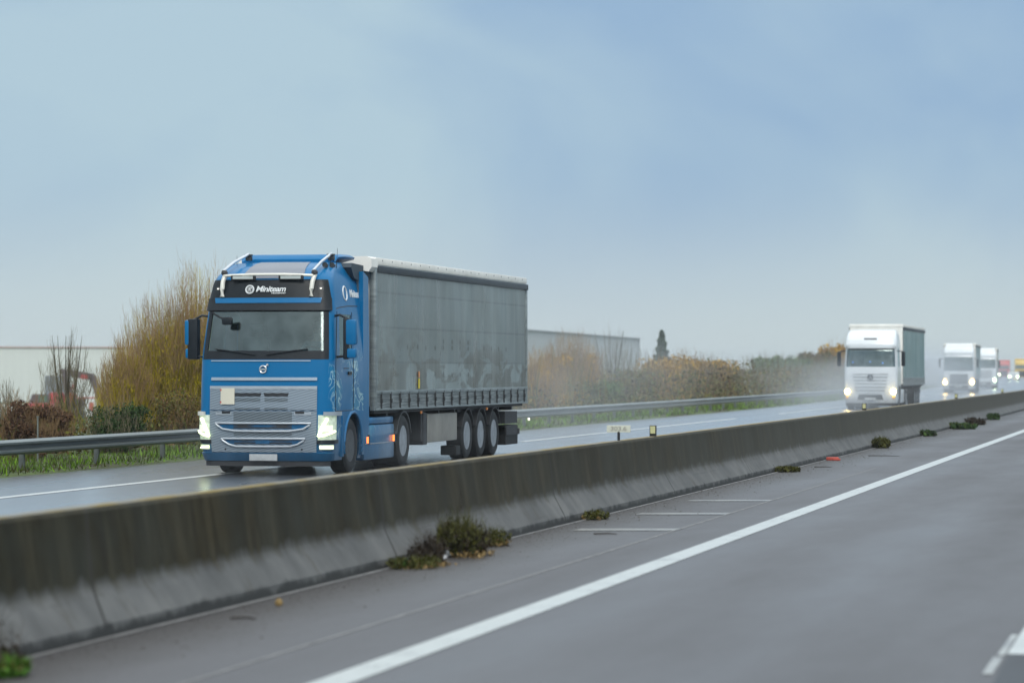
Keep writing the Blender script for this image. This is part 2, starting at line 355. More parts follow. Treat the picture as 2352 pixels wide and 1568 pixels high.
# things on top of the wall
def wall_post(xd): 
    s = along(xd, 7.93); return s, P(7.93, s, .895)
s, p = wall_post(1421)
pv = .0
t = empty('distance_marker', p, YAW * 0, label='pale rectangular kilometre plate reading 303.6 on a short post on top of the wall', cat='sign')
M['plate'] = simple('marker_plate', (.56, .58, .50), .45, var=.06)
M['black'] = simple('black_plastic', (.012, .013, .015), .45)
M['amberrefl'] = simple('reflector_yellow', (.50, .50, .27), .25, var=.1)
MB().tube([(0, 0, -.01), (0, 0, .125)], .02, 10).build('post', M['black'], t, smooth=True)
pl = MB().box(-.17, .17, -.012, .008, .115, .215, .004).build('plate', M['plate'], t)
def text_mesh(name, body, size, m, parent, mw, shear=0, ext=.004, bold=.0, align='CENTER', sx=1.0, spacing=1.0):
    cu = bpy.data.curves.new(name, 'FONT'); cu.body = body; cu.size = size; cu.shear = shear; cu.extrude = ext; cu.offset = bold; cu.align_x = align; cu.align_y = 'CENTER'; cu.space_character = spacing
    ob = bpy.data.objects.new('tmp', cu); COL.objects.link(ob); dg = bpy.context.evaluated_depsgraph_get()
    me = bpy.data.meshes.new_from_object(ob.evaluated_get(dg)); bpy.data.objects.remove(ob); bpy.data.curves.remove(cu)
    me.name = name; me.materials.clear(); me.materials.append(m)
    me.transform(mw @ Matrix.Diagonal((sx, 1, 1, 1)))
    o = bpy.data.objects.new(name, me); COL.objects.link(o); o.parent = parent; return o
MF = Matrix.Rotation(math.radians(90), 4, 'X')       # text that faces -Y
M['faded'] = simple('faded_ink', (.27, .27, .24), .6)
text_mesh('numeral', '303.6', .085, M['faded'], pl, Matrix.Translation((0, -.0145, .165)) @ MF, sx=1.25, ext=.001, bold=.001)
def reflector(xd, lab):
    s, p = wall_post(xd)
    t = empty('barrier_reflector', p, label=lab, cat='reflector', group='reflectors on top of the median wall')
    MB().box(-.05, .05, -.03, .03, -.005, .165, .008).build('housing', M['black'], t, smooth=True)
    MB().box(-.038, .038, -.036, -.028, .042, .152, .004).build('lens', M['amberrefl'], t)
for a, l in ((1500, 'small yellowish reflector in a dark frame on the wall, right of the kilometre plate'), (1985, 'small reflector on the wall in front of the nearest white truck'), (2196, 'small dark reflector on the wall below the truck with the black grille'), (2302, 'farthest small reflector on the wall near the right edge')): reflector(a, l)

# guard rail
t = empty('guard_rail', P(21.0, 60), label='grey galvanised steel guardrail running along the far side of the motorway', cat='guardrail')
t.location = (0, 0, 0)
W = [(21.02, .62), (20.97, .61), (20.90, .575), (20.90, .54), (20.97, .505), (20.97, .455), (20.90, .42), (20.90, .385), (20.97, .35), (21.02, .34)]
rb = MB().sweep(W, lin(20, 120, 50) + lin(124, 700, 120)); rb.build('rail_beam', M['galv'], t, smooth=True, ang=25)
rp = MB()
pm = MB().box(-.05, .05, -.03, .03, -.1, .6).box(-.01, .09, -.05, .05, .42, .56)
p0 = pm.build('post', M['galv_post'], t); p0.location = P(21.1, 34)
s = 38
for k in range(98):
    c = p0.copy(); COL.objects.link(c); c.location = P(21.1, s); s += 4 if s < 300 else 8

# ------------------------------------------------------------------ plants
def rv(): 
    v = Vector((R.gauss(0, 1), R.gauss(0, 1), R.gauss(0, 1))); return v.normalized()
def tube3(mb, pts, r0, r1):
    m = len(pts); b = len(mb.v)
    for i, p in enumerate(pts):
        r = r0 + (r1 - r0) * i / (m - 1)
        for q in (0, 2.094, 4.189): mb.v.append((p[0] + math.cos(q) * r, p[1] + math.sin(q) * r, p[2]))
    for i in range(m - 1):
        for q in range(3):
            a = b + i * 3; mb.f.append((a + q, a + (q + 1) % 3, a + 3 + (q + 1) % 3, a + 3 + q))
def leaf(mb, c, s, up=0):
    a = rv(); b_ = a.cross(rv()).normalized(); c = Vector(c)
    if up: a = (a * (1 - up) + Vector((0, 0, 1)) * up).normalized(); b_ = a.cross(rv()).normalized()
    a = a * s; b_ = b_ * s * .5; k = len(mb.v)
    mb.v += [tuple(c - a), tuple(c + b_), tuple(c + a), tuple(c - b_)]; mb.f.append((k, k + 1, k + 2, k + 3))
def stems(mb, n, h, r, spread, base_r=.25, curve=.25, rad=.014, twigs=5, tl=.35, wild=.06, start=.25, profile=None):
    for _ in range(n):
        a = R.uniform(0, math.tau); q = R.random() ** .6
        bx, by = math.cos(a) * base_r * q, math.sin(a) * base_r * q
        hh = h * R.uniform(.62, 1.0) * (1 - .35 * q ** 2)
        ox, oy = math.cos(a) * spread * q, math.sin(a) * spread * q
        pts = []; jx = R.gauss(0, wild); jy = R.gauss(0, wild)
        for i in range(6):
            t = i / 5; w = t ** (1 - curve)
            pts.append(Vector((bx + ox * w + jx * math.sin(t * 5), by + oy * w + jy * math.cos(t * 4), hh * t)))
        tube3(mb, pts, rad * R.uniform(.7, 1.2), rad * .25)
        for k in range(twigs):
            t = R.uniform(start, .95); i = min(4, int(t * 5)); p = pts[i].lerp(pts[i + 1], t * 5 - i)
            L = tl * R.uniform(.4, 1.1) * (1.15 - t * .6); b_ = R.uniform(0, math.tau); o_ = R.uniform(.2, .55)
            e = p + Vector((math.cos(b_) * L * o_, math.sin(b_) * L * o_, L)); mid = p.lerp(e, .5) + Vector((math.cos(b_), math.sin(b_), 0)) * L * .1
            tube3(mb, [p, mid, e], rad * .5, rad * .18)
def blob_leaves(mb, n, cx, cy, z0, z1, rx, size, lumps=9, up=0.0):
    L = [(R.uniform(-.75, .75) * rx, R.uniform(-.75, .75) * rx, z0 + (z1 - z0) * R.random() ** .8, R.uniform(.25, .5) * min(rx, (z1 - z0))) for _ in range(lumps)]
    for i in range(n):
        lx, ly, lz, lr = R.choice(L); v = rv() * lr * R.random() ** .4
        leaf(mb, (cx + lx + v.x, cy + ly + v.y, max(.02, lz + v.z * .8)), size * R.uniform(.5, 1.3), up)
def shrub(name, xd, ytop, d, width, kind, label, cat='shrub', group=None, ground=.08):
    s = along(xd, d); zt = zat(ytop, d, s); Z = s * math.cos(YAW) + (d + shift(s)) * math.sin(YAW)
    rr = width * Z / FPX / 2; h = zt - ground; px = Z / 3104
    o = empty(name, P(d, s, ground), R.uniform(0, 6), label=label, cat=cat, group=group)
    K = kind
    tr = MB(); cw = MB()
    thin = max(.006, px * .16)
    if K in ('willow', 'amber'):
        a = MB(); stems(a, 330, h, rr, rr, base_r=rr * .45, rad=thin * 1.25, twigs=5, tl=h * .16, curve=.15, start=.2)
        b_ = MB(); stems(b_, 300, h * .66, rr, rr * 1.05, base_r=rr * .6, rad=thin * 1.3, twigs=7, tl=h * .14, curve=.2, start=.1)
        blob_leaves(b_, 7000, 0, 0, .05 * h, .62 * h, rr * 1.05, px * 1.7, 40, .75)
        tops = MB(); stems(tops, 300, h * 1.06, rr, rr * 1.05, base_r=rr * .5, rad=thin * 1.1, twigs=8, tl=h * .2, curve=.15, start=.55)
        a.v += []; a.build('stems', M['mustard'] if K == 'willow' else M['amber'], o)
        b_.build('lower_growth', M['mustard'] if K == 'willow' else M['amber'], o)
        tops.build('shoots', M['shoot'], o)
    elif K == 'bare':
        tr.tube([(0, 0, -.1), (.03, 0, h * .1), (.0, .02, h * .22)], [h * .03, h * .024, h * .02], 8)
        for k in range(6):
            a = k * 1.05 + R.uniform(-.3, .3); q = R.uniform(.2, .9)
            pts = [(0, .0, h * .14), (math.cos(a) * rr * q * .35, math.sin(a) * rr * q * .35, h * .34), (math.cos(a) * rr * q * .6, math.sin(a) * rr * q * .6, h * .62), (math.cos(a) * rr * q * .8, math.sin(a) * rr * q * .8, h * .88)]
            tr.tube(pts, [h * .013, h * .008, h * .0045, h * .0012], 6)
        stems(cw, 60, h, rr, rr, base_r=.12 * h * .4, rad=thin * 1.5, twigs=9, tl=h * .2, curve=.3, start=.25)
        tr.build('trunk', M['bark'], o, smooth=True); cw.build('crown', M['pale_twig'], o)
    elif K == 'conifer':
        tr.tube([(0, 0, -.1), (0, 0, h * .9)], [h * .03, h * .006], 8); tr.build('trunk', M['bark'], o, smooth=True)
        for i in range(5200):
            t = R.random() ** .75; a = R.uniform(0, math.tau); q = (1 - t) ** .8 * rr * 1.25 * (.35 + .65 * ((t * 8 + .11 * math.floor(a * 2)) % 1)) * R.random() ** .5 + .03
            leaf(cw, (math.cos(a) * q, math.sin(a) * q, h * (.08 + .92 * t) - q * .15), px * 1.8 * R.uniform(.5, 1.2))
        cw.build('crown', M['dgreen'], o)
    else:
        mt = {'dark': 'dgreen', 'brown': 'brown', 'ggreen': 'ggreen', 'amberbush': 'amber', 'olive': 'mustard', 'under': 'under'}[K]
        stems(tr, 130, h * 1.08, rr, rr * 1.05, base_r=rr * .6, rad=thin * 1.2, twigs=8, tl=h * .17, curve=.2, start=.3)
        tr.build('branches', M['shoot' if K in ('amberbush', 'brown', 'under') else 'pale_twig'], o)
        blob_leaves(cw, 6500, 0, 0, h * .06, h * .76, rr * 1.05, px * 1.6, 45, .45)
        cw.build('foliage', M[mt], o)
    return o
G1 = 'trees and shrubs beyond the far guardrail'
PL = [
 ('willow_shrub', 455, 592, 24.5, 150, 'willow', 'tall mustard brown willow shrub rising behind the blue truck cab'),
 ('willow_shrub', 368, 655, 25.2, 150, 'willow', 'middle mustard willow shrub with long upright shoots left of the blue truck'),
 ('willow_shrub', 285, 770, 24.2, 95, 'willow', 'lowest yellowish willow shrub at the left end of the big clump'),
 ('willow_shrub', 530, 640, 25.5, 150, 'willow', 'willow shrub mostly hidden behind the blue cab'),
 ('dark_bush', 268, 908, 22.9, 120, 'dark', 'low dark green bush behind the guardrail below the yellowish willow'),
 ('bare_tree', 152, 736, 26.5, 125, 'bare', 'thin leafless tree standing in front of the red excavator'),
 ('bare_tree', 8, 850, 25.5, 70, 'bare', 'small leafless sapling at the left edge of the picture'),
 ('russet_bush', 62, 892, 23.4, 110, 'brown', 'ragged russet brown bush at far left behind the guardrail'),
 ('russet_bush', 128, 912, 23.8, 70, 'brown', 'small russet bush at the foot of the thin leafless tree'),
 ('russet_bush', 400, 880, 24.0, 160, 'under', 'brown leafless thicket under the tall willow shrubs'),
 ('amber_shrub', 1236, 792, 24.6, 95, 'amber', 'amber shrub right behind the rear of the grey trailer'),
 ('amber_shrub', 1312, 750, 25.4, 110, 'amber', 'tallest amber shrub in front of the grey warehouse'),
 ('bare_tree', 1405, 735, 27.5, 135, 'bare', 'spreading leafless tree in front of the grey warehouse'),
 ('olive_bush', 1385, 868, 24.0, 90, 'ggreen', 'low grey green bush under the spreading leafless tree'),
 ('thicket_bush', 1462, 836, 25.4, 90, 'under', 'dull brown bush left of the warehouse corner'),
 ('conifer', 1520, 760, 33, 70, 'conifer', 'dark pointed conifer at the corner of the grey warehouse', 'tree'),
 ('amber_shrub', 1512, 812, 25.8, 110, 'amberbush', 'wide amber bush below the dark conifer'),
 ('amber_shrub', 1575, 796, 26.2, 105, 'amberbush', 'amber bush with pinkish tips right of the conifer'),
 ('amber_shrub', 1635, 812, 26.6, 95, 'amberbush', 'rounded amber bush near the gap in the tree line'),
 ('amber_shrub', 1678, 828, 26.9, 60, 'under', 'last small brown bush left of the gap in the tree line'),
 ('green_bush', 1762, 802, 27.5, 75, 'ggreen', 'grey green bush just right of the gap in the tree line'),
 ('green_bush', 1822, 808, 28.5, 90, 'ggreen', 'broad grey green bush midway between the gap and the white truck'),
 ('thicket_bush', 1880, 795, 28, 90, 'under', 'brown thicket bush left of the nearest white truck'),
 ('thicket_bush', 1928, 772, 29, 90, 'amberbush', 'taller rusty bush directly beside the nearest white truck'),
 ('thicket_bush', 1990, 790, 29.5, 90, 'under', 'brown bush hidden behind the nearest white truck'),
 ('dark_tree', 2122, 822, 36, 75, 'dark', 'dark hazy tree right of the nearest white truck'),
 ('dark_tree', 2170, 834, 38, 65, 'dark', 'dark hazy tree behind the truck with the black grille'),
 ('dark_tree', 2232, 838, 42, 55, 'dark', 'faint dark tree between the two farther white trucks'),
]
for q in PL:
    shrub(q[0], q[1], q[2], q[3], q[4], q[5], q[6], q[7] if len(q) > 7 else ('tree' if 'tree' in q[0] else 'shrub'), G1)
# undergrowth that reads as one mass
ug = MB()
for i in range(46000):
    s = 45 + 420 * R.random() ** 1.5; px = s / 3104
    hmax = (1.0 if s < 92 else min(2.3, 1.0 + (s - 92) / 35)) * (.75 + .5 * mnoise.noise(Vector((s * .22, 3, 0))))
    dd = 22.6 + 4.2 * R.random(); z = .05 + hmax * R.random() ** .8 * (1 if dd > 23.3 else .55)
    leaf(ug, P(dd, s, z), (.045 + px * .8) * R.uniform(.5, 1.4), .2)
for i in range(2600):
    s = 45 + 420 * R.random() ** 1.5; dd = 23 + 4 * R.random(); px = s / 3104
    h = (1.3 if s < 92 else 2.6) * R.uniform(.6, 1.15); a = R.uniform(0, 6.28); p = P(dd, s, 0)
    tube3(ug, [p, p + Vector((math.cos(a) * .15, math.sin(a) * .15, h * .6)), p + Vector((math.cos(a) * .4, math.sin(a) * .4, h))], .012 + px * .1, .004)
tag(ug.build('undergrowth', M['under']), 'brown tangled brambles and undergrowth behind the far guardrail', 'undergrowth', kind='stuff')
gb = MB()
for i in range(42000):
    s = 40 + 330 * R.random() ** 1.6; dd = 20.42 + 2.9 * R.random() ** .8
    if mnoise.noise(Vector((s * .16, dd * .4, 1))) < -.18 and R.random() < .75: continue
    h = R.uniform(.08, .3) * (.7 + .5 * mnoise.noise(Vector((s * .3, dd, 5)))); a = R.uniform(0, 6.28); w = .008 + s * .00016
    p = P(dd, s, .02); k = len(gb.v); c_, s_ = math.cos(a) * w, math.sin(a) * w; lx, ly = R.gauss(0, .07), R.gauss(0, .07)
    gb.v += [(p.x - c_, p.y - s_, p.z), (p.x + c_, p.y + s_, p.z), (p.x + lx, p.y + ly, p.z + h)]; gb.f.append((k, k + 1, k + 2))
tag(gb.build('verge_grass', M['grass']), 'patchy green and brown grass along the far verge', 'grass', kind='stuff')

# weeds at the foot of the wall
def weed(name, xd, d, w, h, parts, label, lean=0):
    s = along(xd, d); o = empty(name, P(d, s, .0), R.uniform(-.3, .3), label=label, cat='weed', group='weeds growing along the foot of the wall')
    for pn, mt, n, k, ww, hh, off in parts:
        mb = MB()
        for _ in range(n):
            a = R.uniform(0, math.tau); q = R.random() ** .6 * ww * w; bx, by = math.cos(a) * q * .35 + off[0] * w, math.sin(a) * q * .55 + off[1] * w
            H = h * hh * R.uniform(.45, 1) * (1 - .35 * (q / (ww * w + 1e-6)) ** 2); r = k
            x1, y1 = bx + math.cos(a) * q * .28, by + math.sin(a) * q * .45
            x1 = max(x1, -.2)
            pts = [Vector((bx, by, -.01)), Vector(((bx * 2 + x1) / 3, (by * 2 + y1) / 3, H * .4)), Vector((x1, y1, H * .8)), Vector((x1 + R.gauss(0, .03), y1 + R.gauss(0, .03), H))]
            tube3(mb, pts, r, r * .3)
            for j in range(5):
                t = R.uniform(.2, .95); p = pts[0].lerp(pts[2], t); leaf(mb, p + rv() * .02, r * 6 * R.uniform(.6, 1.6), .5)
        mb.build(pn, M[mt], o)
    return o
weed('large_weed', 1055, 7.35, .56, .54, [('stems', 'darkweed', 260, .004, 1.0, .8, (0, 0)), ('green_tips', 'olive', 420, .0035, .85, 1.0, (0, -.12)), ('dead_leaves', 'straw', 110, .003, 1.1, .14, (.12, -.28)), ('tall_stalks', 'darkweed', 7, .004, .8, 1.35, (0, -.1))], 'large bushy olive and dark weed at the foot of the wall in the centre')
weed('side_weed', 1128, 7.4, .35, .27, [('stems', 'olive', 170, .003, 1, 1, (0, 0)), ('dead_leaves', 'straw', 60, .003, 1, .4, (0, -.1))], 'smaller tuft right beside the large bushy weed')
weed('green_weed', 948, 7.32, .5, .20, [('stems', 'olive', 120, .0035, 1, .8, (0, 0)), ('green_leaves', 'vgreen', 14, .003, 1, .6, (0, 0)), ('dead_leaves', 'straw', 90, .003, 1.1, .3, (.1, .3))], 'low green weed patch left of the large bushy weed')
weed('dark_weed', 985, 7.32, .35, .36, [('stems', 'darkweed', 180, .0035, 1, 1, (0, 0))], 'dark dead clump between the low green patch and the large weed')
weed('low_tuft', 1366, 7.42, .3, .15, [('stems', 'olive', 140, .004, 1, 1, (0, 0)), ('dead_leaves', 'straw', 30, .003, 1, .5, (0, -.1))], 'small olive tuft at the wall foot near the first cross bar')
weed('low_tuft', 1802, 7.42, .5, .13, [('stems', 'olive', 170, .006, 1, 1, (0, 0))], 'low flat tuft at the wall foot beside the third cross bar')
weed('upright_weed', 2022, 7.4, .5, .34, [('stems', 'olive', 240, .008, .8, 1, (0, 0)), ('green_leaves', 'vgreen', 90, .008, .6, .7, (0, 0))], 'upright green weed at the wall foot below the nearest white truck')
weed('dark_tuft', 2128, 7.42, .45, .2, [('stems', 'dgreen', 190, .010, 1, 1, (0, 0)), ('stalks', 'darkweed', 60, .01, 1, .8, (0, 0))], 'dark green tuft right of the upright green weed')
weed('long_weed_patch', 2195, 7.42, 1.2, .24, [('stems', 'dgreen', 260, .012, 1, 1, (0, 0)), ('green_leaves', 'olive', 120, .012, .8, .9, (0, 0))], 'longer dark weed patch at the wall foot below the black grille truck')
weed('long_weed_patch', 2232, 7.42, .8, .3, [('stems', 'darkweed', 180, .013, 1, 1, (0, 0))], 'brownish weed at the right end of the long weed patch')
weed('far_tuft', 2278, 7.42, .7, .28, [('stems', 'dgreen', 140, .015, .6, 1, (0, 0))], 'farthest small dark tuft at the wall foot')
weed('corner_weed', 6, 7.25, .32, .34, [('stems', 'vgreen', 220, .0035, 1, .5, (0, -.1)), ('stalks', 'darkweed', 24, .003, 1, 1.55, (0, .05)), ('leaves', 'olive', 90, .003, 1, .6, (0, 0))], 'green leafy weed with dark stalks in the lower left corner')
t = MB()
for k in range(6):
    a = rv(); b_ = a.cross(rv()).normalized(); c = rv() * .03 + Vector((0, 0, .05)); t.add([c - a * .05, c + b_ * .04, c + a * .05, c - b_ * .03 + rv() * .01], [(0, 1, 2), (0, 2, 3)])
t.v = [tuple(q * .7 for q in v) for v in t.v]; t = t.build('plastic_wrapper', M['litter_w']); t.location = P(7.0, along(1026, 7.0), .09); tag(t, 'crumpled white plastic wrapper caught in the large weed', 'litter')

# ------------------------------------------------------------------ truck materials
def paint(name, c, rough=.32, coat=.8, dirt=.25, dc=(.10, .10, .10)):
    m, nt, b = newmat(name)
    z = objxyz(nt)[2]
    n = noise(nt, 1.8, 5, .65); k = math_(nt, 'MULTIPLY', rng(nt, math_(nt, 'ADD', z, math_(nt, 'MULTIPLY', n, .9)), 1.5, .5), dirt)
    sock(nt, mixc(nt, k, mixc(nt, noise(nt, .9, 2), tuple(q * .92 for q in c), tuple(min(1, q * 1.08) for q in c)), dc), b.inputs['Base Color'])
    sock(nt, math_(nt, 'ADD', rng(nt, n, .3, .8, rough - .08, rough + .15), math_(nt, 'MULTIPLY', k, .3)), b.inputs['Roughness'])
    b.inputs['Coat Weight'].default_value = coat; b.inputs['Coat Roughness'].default_value = .1
    return m
# blue paint with pale lightning-like airbrush streaks low on the doors
def blue_mat(name, art=True):
    m, nt, b = newmat(name)
    o3 = N(nt, 'ShaderNodeTexCoord').outputs['Object']; x, y, z = N(nt, 'ShaderNodeSeparateXYZ', [o3]).outputs
    base = mixc(nt, noise(nt, .8, 2), (.0, .118, .30), (.0, .15, .36))
    if art:
        w = noise(nt, 2.1, 2, .5, dist=1.2)
        rid = math_(nt, 'ABSOLUTE', math_(nt, 'SUBTRACT', w, .5))
        w2 = math_(nt, 'ABSOLUTE', math_(nt, 'SUBTRACT', noise(nt, 3.1, 1, .5, vec=N(nt, 'ShaderNodeMapping', {0: o3, 1: (3, 5, 1)}).outputs[0], dist=.8), .52))
        line = math_(nt, 'ADD', rng(nt, rid, .028, 0), math_(nt, 'MULTIPLY', rng(nt, w2, .022, 0), .7))
        side = math_(nt, 'MULTIPLY', rng(nt, x, 1.17, 1.21), rng(nt, noise(nt, 1.4, 2), .42, .55))
        zz = math_(nt, 'MULTIPLY', rng(nt, z, 2.3, 1.9), rng(nt, z, .55, .7))
        base = mixc(nt, math_(nt, 'MULTIPLY', math_(nt, 'MULTIPLY', line, side), zz), base, (.42, .62, .66))
        base = mixc(nt, math_(nt, 'MULTIPLY', math_(nt, 'MULTIPLY', rng(nt, w, .45, .62), side), math_(nt, 'MULTIPLY', zz, .45)), base, (.015, .27, .42))
    d = math_(nt, 'MULTIPLY', rng(nt, math_(nt, 'ADD', z, math_(nt, 'MULTIPLY', noise(nt, 1.6, 5, .7, stretch=(1, 1, .35)), 1.5)), 2.0, .85), .62)
    sock(nt, mixc(nt, d, base, (.022, .042, .055)), b.inputs['Base Color'])
    sock(nt, rng(nt, noise(nt, 2, 4), .3, .8, .34, .48), b.inputs['Roughness']); b.inputs['Specular IOR Level'].default_value = .12
    b.inputs['Coat Weight'].default_value = .35; b.inputs['Coat Roughness'].default_value = .1
    return m
M['blue'] = blue_mat('blue_paint')
M['blue_plain'] = blue_mat('blue_paint_plain', False)
M['visor'] = simple('black_gloss', (.006, .011, .016), .35, spec=.25, var=.2)
M['band'] = simple('black_satin', (.010, .015, .021), .45, spec=.25)
M['chrome'] = simple('chrome', (.62, .66, .70), .22, .9, .08)
M['whitetube'] = simple('white_tube', (.74, .74, .68), .4, .1, .06)
M['silver'] = simple('grille_frame', (.42, .47, .52), .38, .5, .1)
M['blackrub'] = simple('tyre_rubber', (.008, .009, .010), .6, spec=.25, var=.3, scale=8)
M['rim'] = simple('wheel_rim', (.30, .33, .36), .4, .5, .25, 6)
M['rimdark'] = simple('dark_rim', (.05, .055, .06), .5, .4, .3, 6)
M['chassis'] = simple('chassis_dark', (.018, .02, .024), .6, .1, .3)
M['interior'] = simple('cab_interior', (.05, .055, .06), .8)
M['dash'] = simple('dashboard', (.03, .035, .04), .6)
M['lens'] = simple('clear_lens', (.55, .60, .58), .12, .3, .1)
M['litlens'] = simple('lit_lens', (.5, .55, .5), .15, var=.3, scale=14, emit=(.72, .95, .62), es=.26)
M['drl'] = simple('running_light', (.95, 1, .75), .3, emit=(.90, 1.0, .50), es=3.0)
M['hlglow'] = simple('low_beam', (.9, .95, .8), .2, emit=(.80, 1.0, .55), es=.42)
M['markerlamp'] = simple('roof_marker_lamp', (1, .95, .85), .3, emit=(1, .93, .8), es=1.3)
M['orangelamp'] = simple('side_marker_lamp', (1, .3, .05), .3, emit=(1, .22, .04), es=2.2)
M['warm'] = simple('warm_headlight', (1, .8, .4), .3, emit=(1, .70, .22), es=60)
M['warmdim'] = simple('amber_indicator', (1, .6, .2), .3, emit=(1, .5, .12), es=26)
M['coolglow'] = simple('cool_headlight', (.8, 1, .9), .3, emit=(.75, 1, .62), es=34)
M['bluelamp'] = simple('blue_cabin_light', (.1, .3, 1), .3, emit=(.12, .35, 1), es=4)
M['cream'] = simple('cream_plate', (.62, .60, .50), .5, var=.05)
M['redmark'] = simple('red_mark', (.5, .1, .08), .5)
M['numplate'] = simple('number_plate', (.42, .45, .47), .45, var=.12, scale=9)
M['white'] = paint('white_paint', (.66, .71, .75), dirt=.6, dc=(.24, .26, .28))
M['white_dirty'] = paint('white_dirty', (.62, .66, .66), dirt=.5, dc=(.25, .27, .27))
M['roofwhite'] = simple('trailer_roof_white', (.82, .82, .78), .4, var=.08, scale=2)
M['alu'] = simple('aluminium_rail', (.23, .27, .28), .42, .5, .3, 2, stretch=(1, 1, 6))
M['trackdark'] = simple('curtain_track', (.022, .032, .045), .5, .1)
M['strap'] = simple('strap_webbing', (.02, .024, .028), .7)
M['skin'] = simple('skin', (.45, .25, .19), .5, var=.05)
M['cloth'] = simple('driver_shirt', (.16, .18, .24), .8)
M['hair'] = simple('driver_hair', (.025, .018, .012), .7)
M['pbox'] = simple('pallet_box', (.24, .24, .22), .6, var=.2, scale=1.5)
M['sunroof'] = simple('roof_panel_grey', (.16, .18, .22), .35, var=.06)
# glass
def glass(name, tint, refl, trans):
    m = bpy.data.materials.new(name); m.use_nodes = True; nt = m.node_tree; nt.nodes.clear()
    out = N(nt, 'ShaderNodeOutputMaterial'); g1 = N(nt, 'ShaderNodeBsdfGlossy', {0: (.74, .90, .92, 1), 1: .12}); t1 = N(nt, 'ShaderNodeBsdfTransparent', {0: tint + (1,)})
    fr = N(nt, 'ShaderNodeFresnel', {0: 1.5}).outputs[0]
    wetf = noise(nt, 2.5, 3, .6)
    f = math_(nt, 'ADD', math_(nt, 'MULTIPLY', fr, .9), rng(nt, wetf, .3, .7, refl * .6, refl * 1.4))
    ms = N(nt, 'ShaderNodeMixShader', {0: f, 1: t1.outputs[0], 2: g1.outputs[0]})
    df = N(nt, 'ShaderNodeBsdfDiffuse', {0: (.06, .11, .115, 1)}); ms2 = N(nt, 'ShaderNodeMixShader', {0: trans * .5, 1: ms.outputs[0], 2: df.outputs[0]})
    nt.links.new(ms2.outputs[0], out.inputs[0]); return m
M['glass'] = glass('windscreen_glass', (.40, .66, .64), .09, .12)
M['darkglass'] = glass('far_windscreen_glass', (.3, .4, .45), .15, .35)
# curtain side
def curtain_mat(name, base, seams, dirt):
    m, nt, b = newmat(name); x, y, z = objxyz(nt)
    st = noise(nt, 2.6, 5, .62, stretch=(1, 1, .09)); cl = noise(nt, .55, 3, .5)
    c = mixc(nt, st, tuple(q * .62 for q in base), tuple(q * 1.38 for q in base))
    c = mixc(nt, rng(nt, cl, .3, .7, 0, .5), c, tuple(q * .8 for q in (base[0] * 1.1, base[1], base[2] * .95)))
    for zs in seams:
        dz = math_(nt, 'ABSOLUTE', math_(nt, 'SUBTRACT', z, zs)); c = mixc(nt, math_(nt, 'MULTIPLY', rng(nt, dz, .028, .008), .5), c, tuple(q * .3 for q in base))
    if dirt:
        c = mixc(nt, math_(nt, 'MULTIPLY', rng(nt, z, 2.04, 2.0), rng(nt, noise(nt, .8, 3), .35, .6, .2, .9)), c, tuple(q * 1.55 for q in base))
        c = mixc(nt, rng(nt, noise(nt, 1.0, 5, .7, stretch=(1, .8, .25)), .52, .72, 0, .55), c, tuple(q * 1.7 for q in base))
        bl = noise(nt, 1.15, 4, .6, stretch=(1, .55, 1.5), dist=.5)
        f = math_(nt, 'MULTIPLY', rng(nt, bl, .51, .56), rng(nt, z, 2.75, 2.1)); c = mixc(nt, math_(nt, 'MULTIPLY', f, .62), c, (.062, .058, .044))
        fr = math_(nt, 'MULTIPLY', rng(nt, math_(nt, 'ADD', noise(nt, .5, 2, stretch=(1, 1, .3)), math_(nt, 'MULTIPLY', z, -.18)), .16, .24), 0.7)
        b2 = noise(nt, .9, 3, .5, stretch=(1, .7, .5)); hs = math_(nt, 'MULTIPLY', rng(nt, b2, .52, .56), rng(nt, z, 2.03, 2.0)); c = mixc(nt, math_(nt, 'MULTIPLY', hs, .5), c, (.060, .058, .046))
        # rows of damp dots
        for zr, a0, a1 in ((2.3, 5, 15), (2.42, 8, 12), (1.75, 5.5, 12)):
            yy = math_(nt, 'SUBTRACT', math_(nt, 'FRACT', math_(nt, 'MULTIPLY', y, 1.35)), .5)
            dist = math_(nt, 'SQRT', math_(nt, 'ADD', math_(nt, 'POWER', math_(nt, 'MULTIPLY', yy, .55), 2.0), math_(nt, 'POWER', math_(nt, 'SUBTRACT', z, math_(nt, 'ADD', zr, math_(nt, 'MULTIPLY', noise(nt, .7, 1), .08))), 2.0)))
            ff = math_(nt, 'MULTIPLY', rng(nt, dist, .07, .03), math_(nt, 'MULTIPLY', rng(nt, y, a0, a0 + .6), rng(nt, y, a1, a1 - .6)))
            c = mixc(nt, math_(nt, 'MULTIPLY', ff, .8), c, (.04, .045, .045))
    sock(nt, c, b.inputs['Base Color']); sock(nt, rng(nt, st, .3, .7, .24, .42), b.inputs['Roughness'])
    sock(nt, bump(nt, noise(nt, 1.2, 3, .5, stretch=(1, 1, .15)), .35, .05), b.inputs['Normal'])
    return m
M['curtain'] = curtain_mat('grey_curtain', (.145, .185, .195), (3.36, 2.70, 2.03), True)
M['curtain2'] = curtain_mat('teal_curtain', (.06, .17, .19), (3.4,), False)
m, nt, b = newmat('side_rave'); M['rave'] = m
x, y, z = objxyz(nt); st = noise(nt, 6, 4, .6, stretch=(1, .25, 6))
sock(nt, ramp(nt, st, [(.35, (.07, .085, .09)), (.5, (.15, .175, .185)), (.68, (.33, .37, .38))]), b.inputs['Base Color']); b.inputs['Roughness'].default_value = .4; b.inputs['Metallic'].default_value = .35
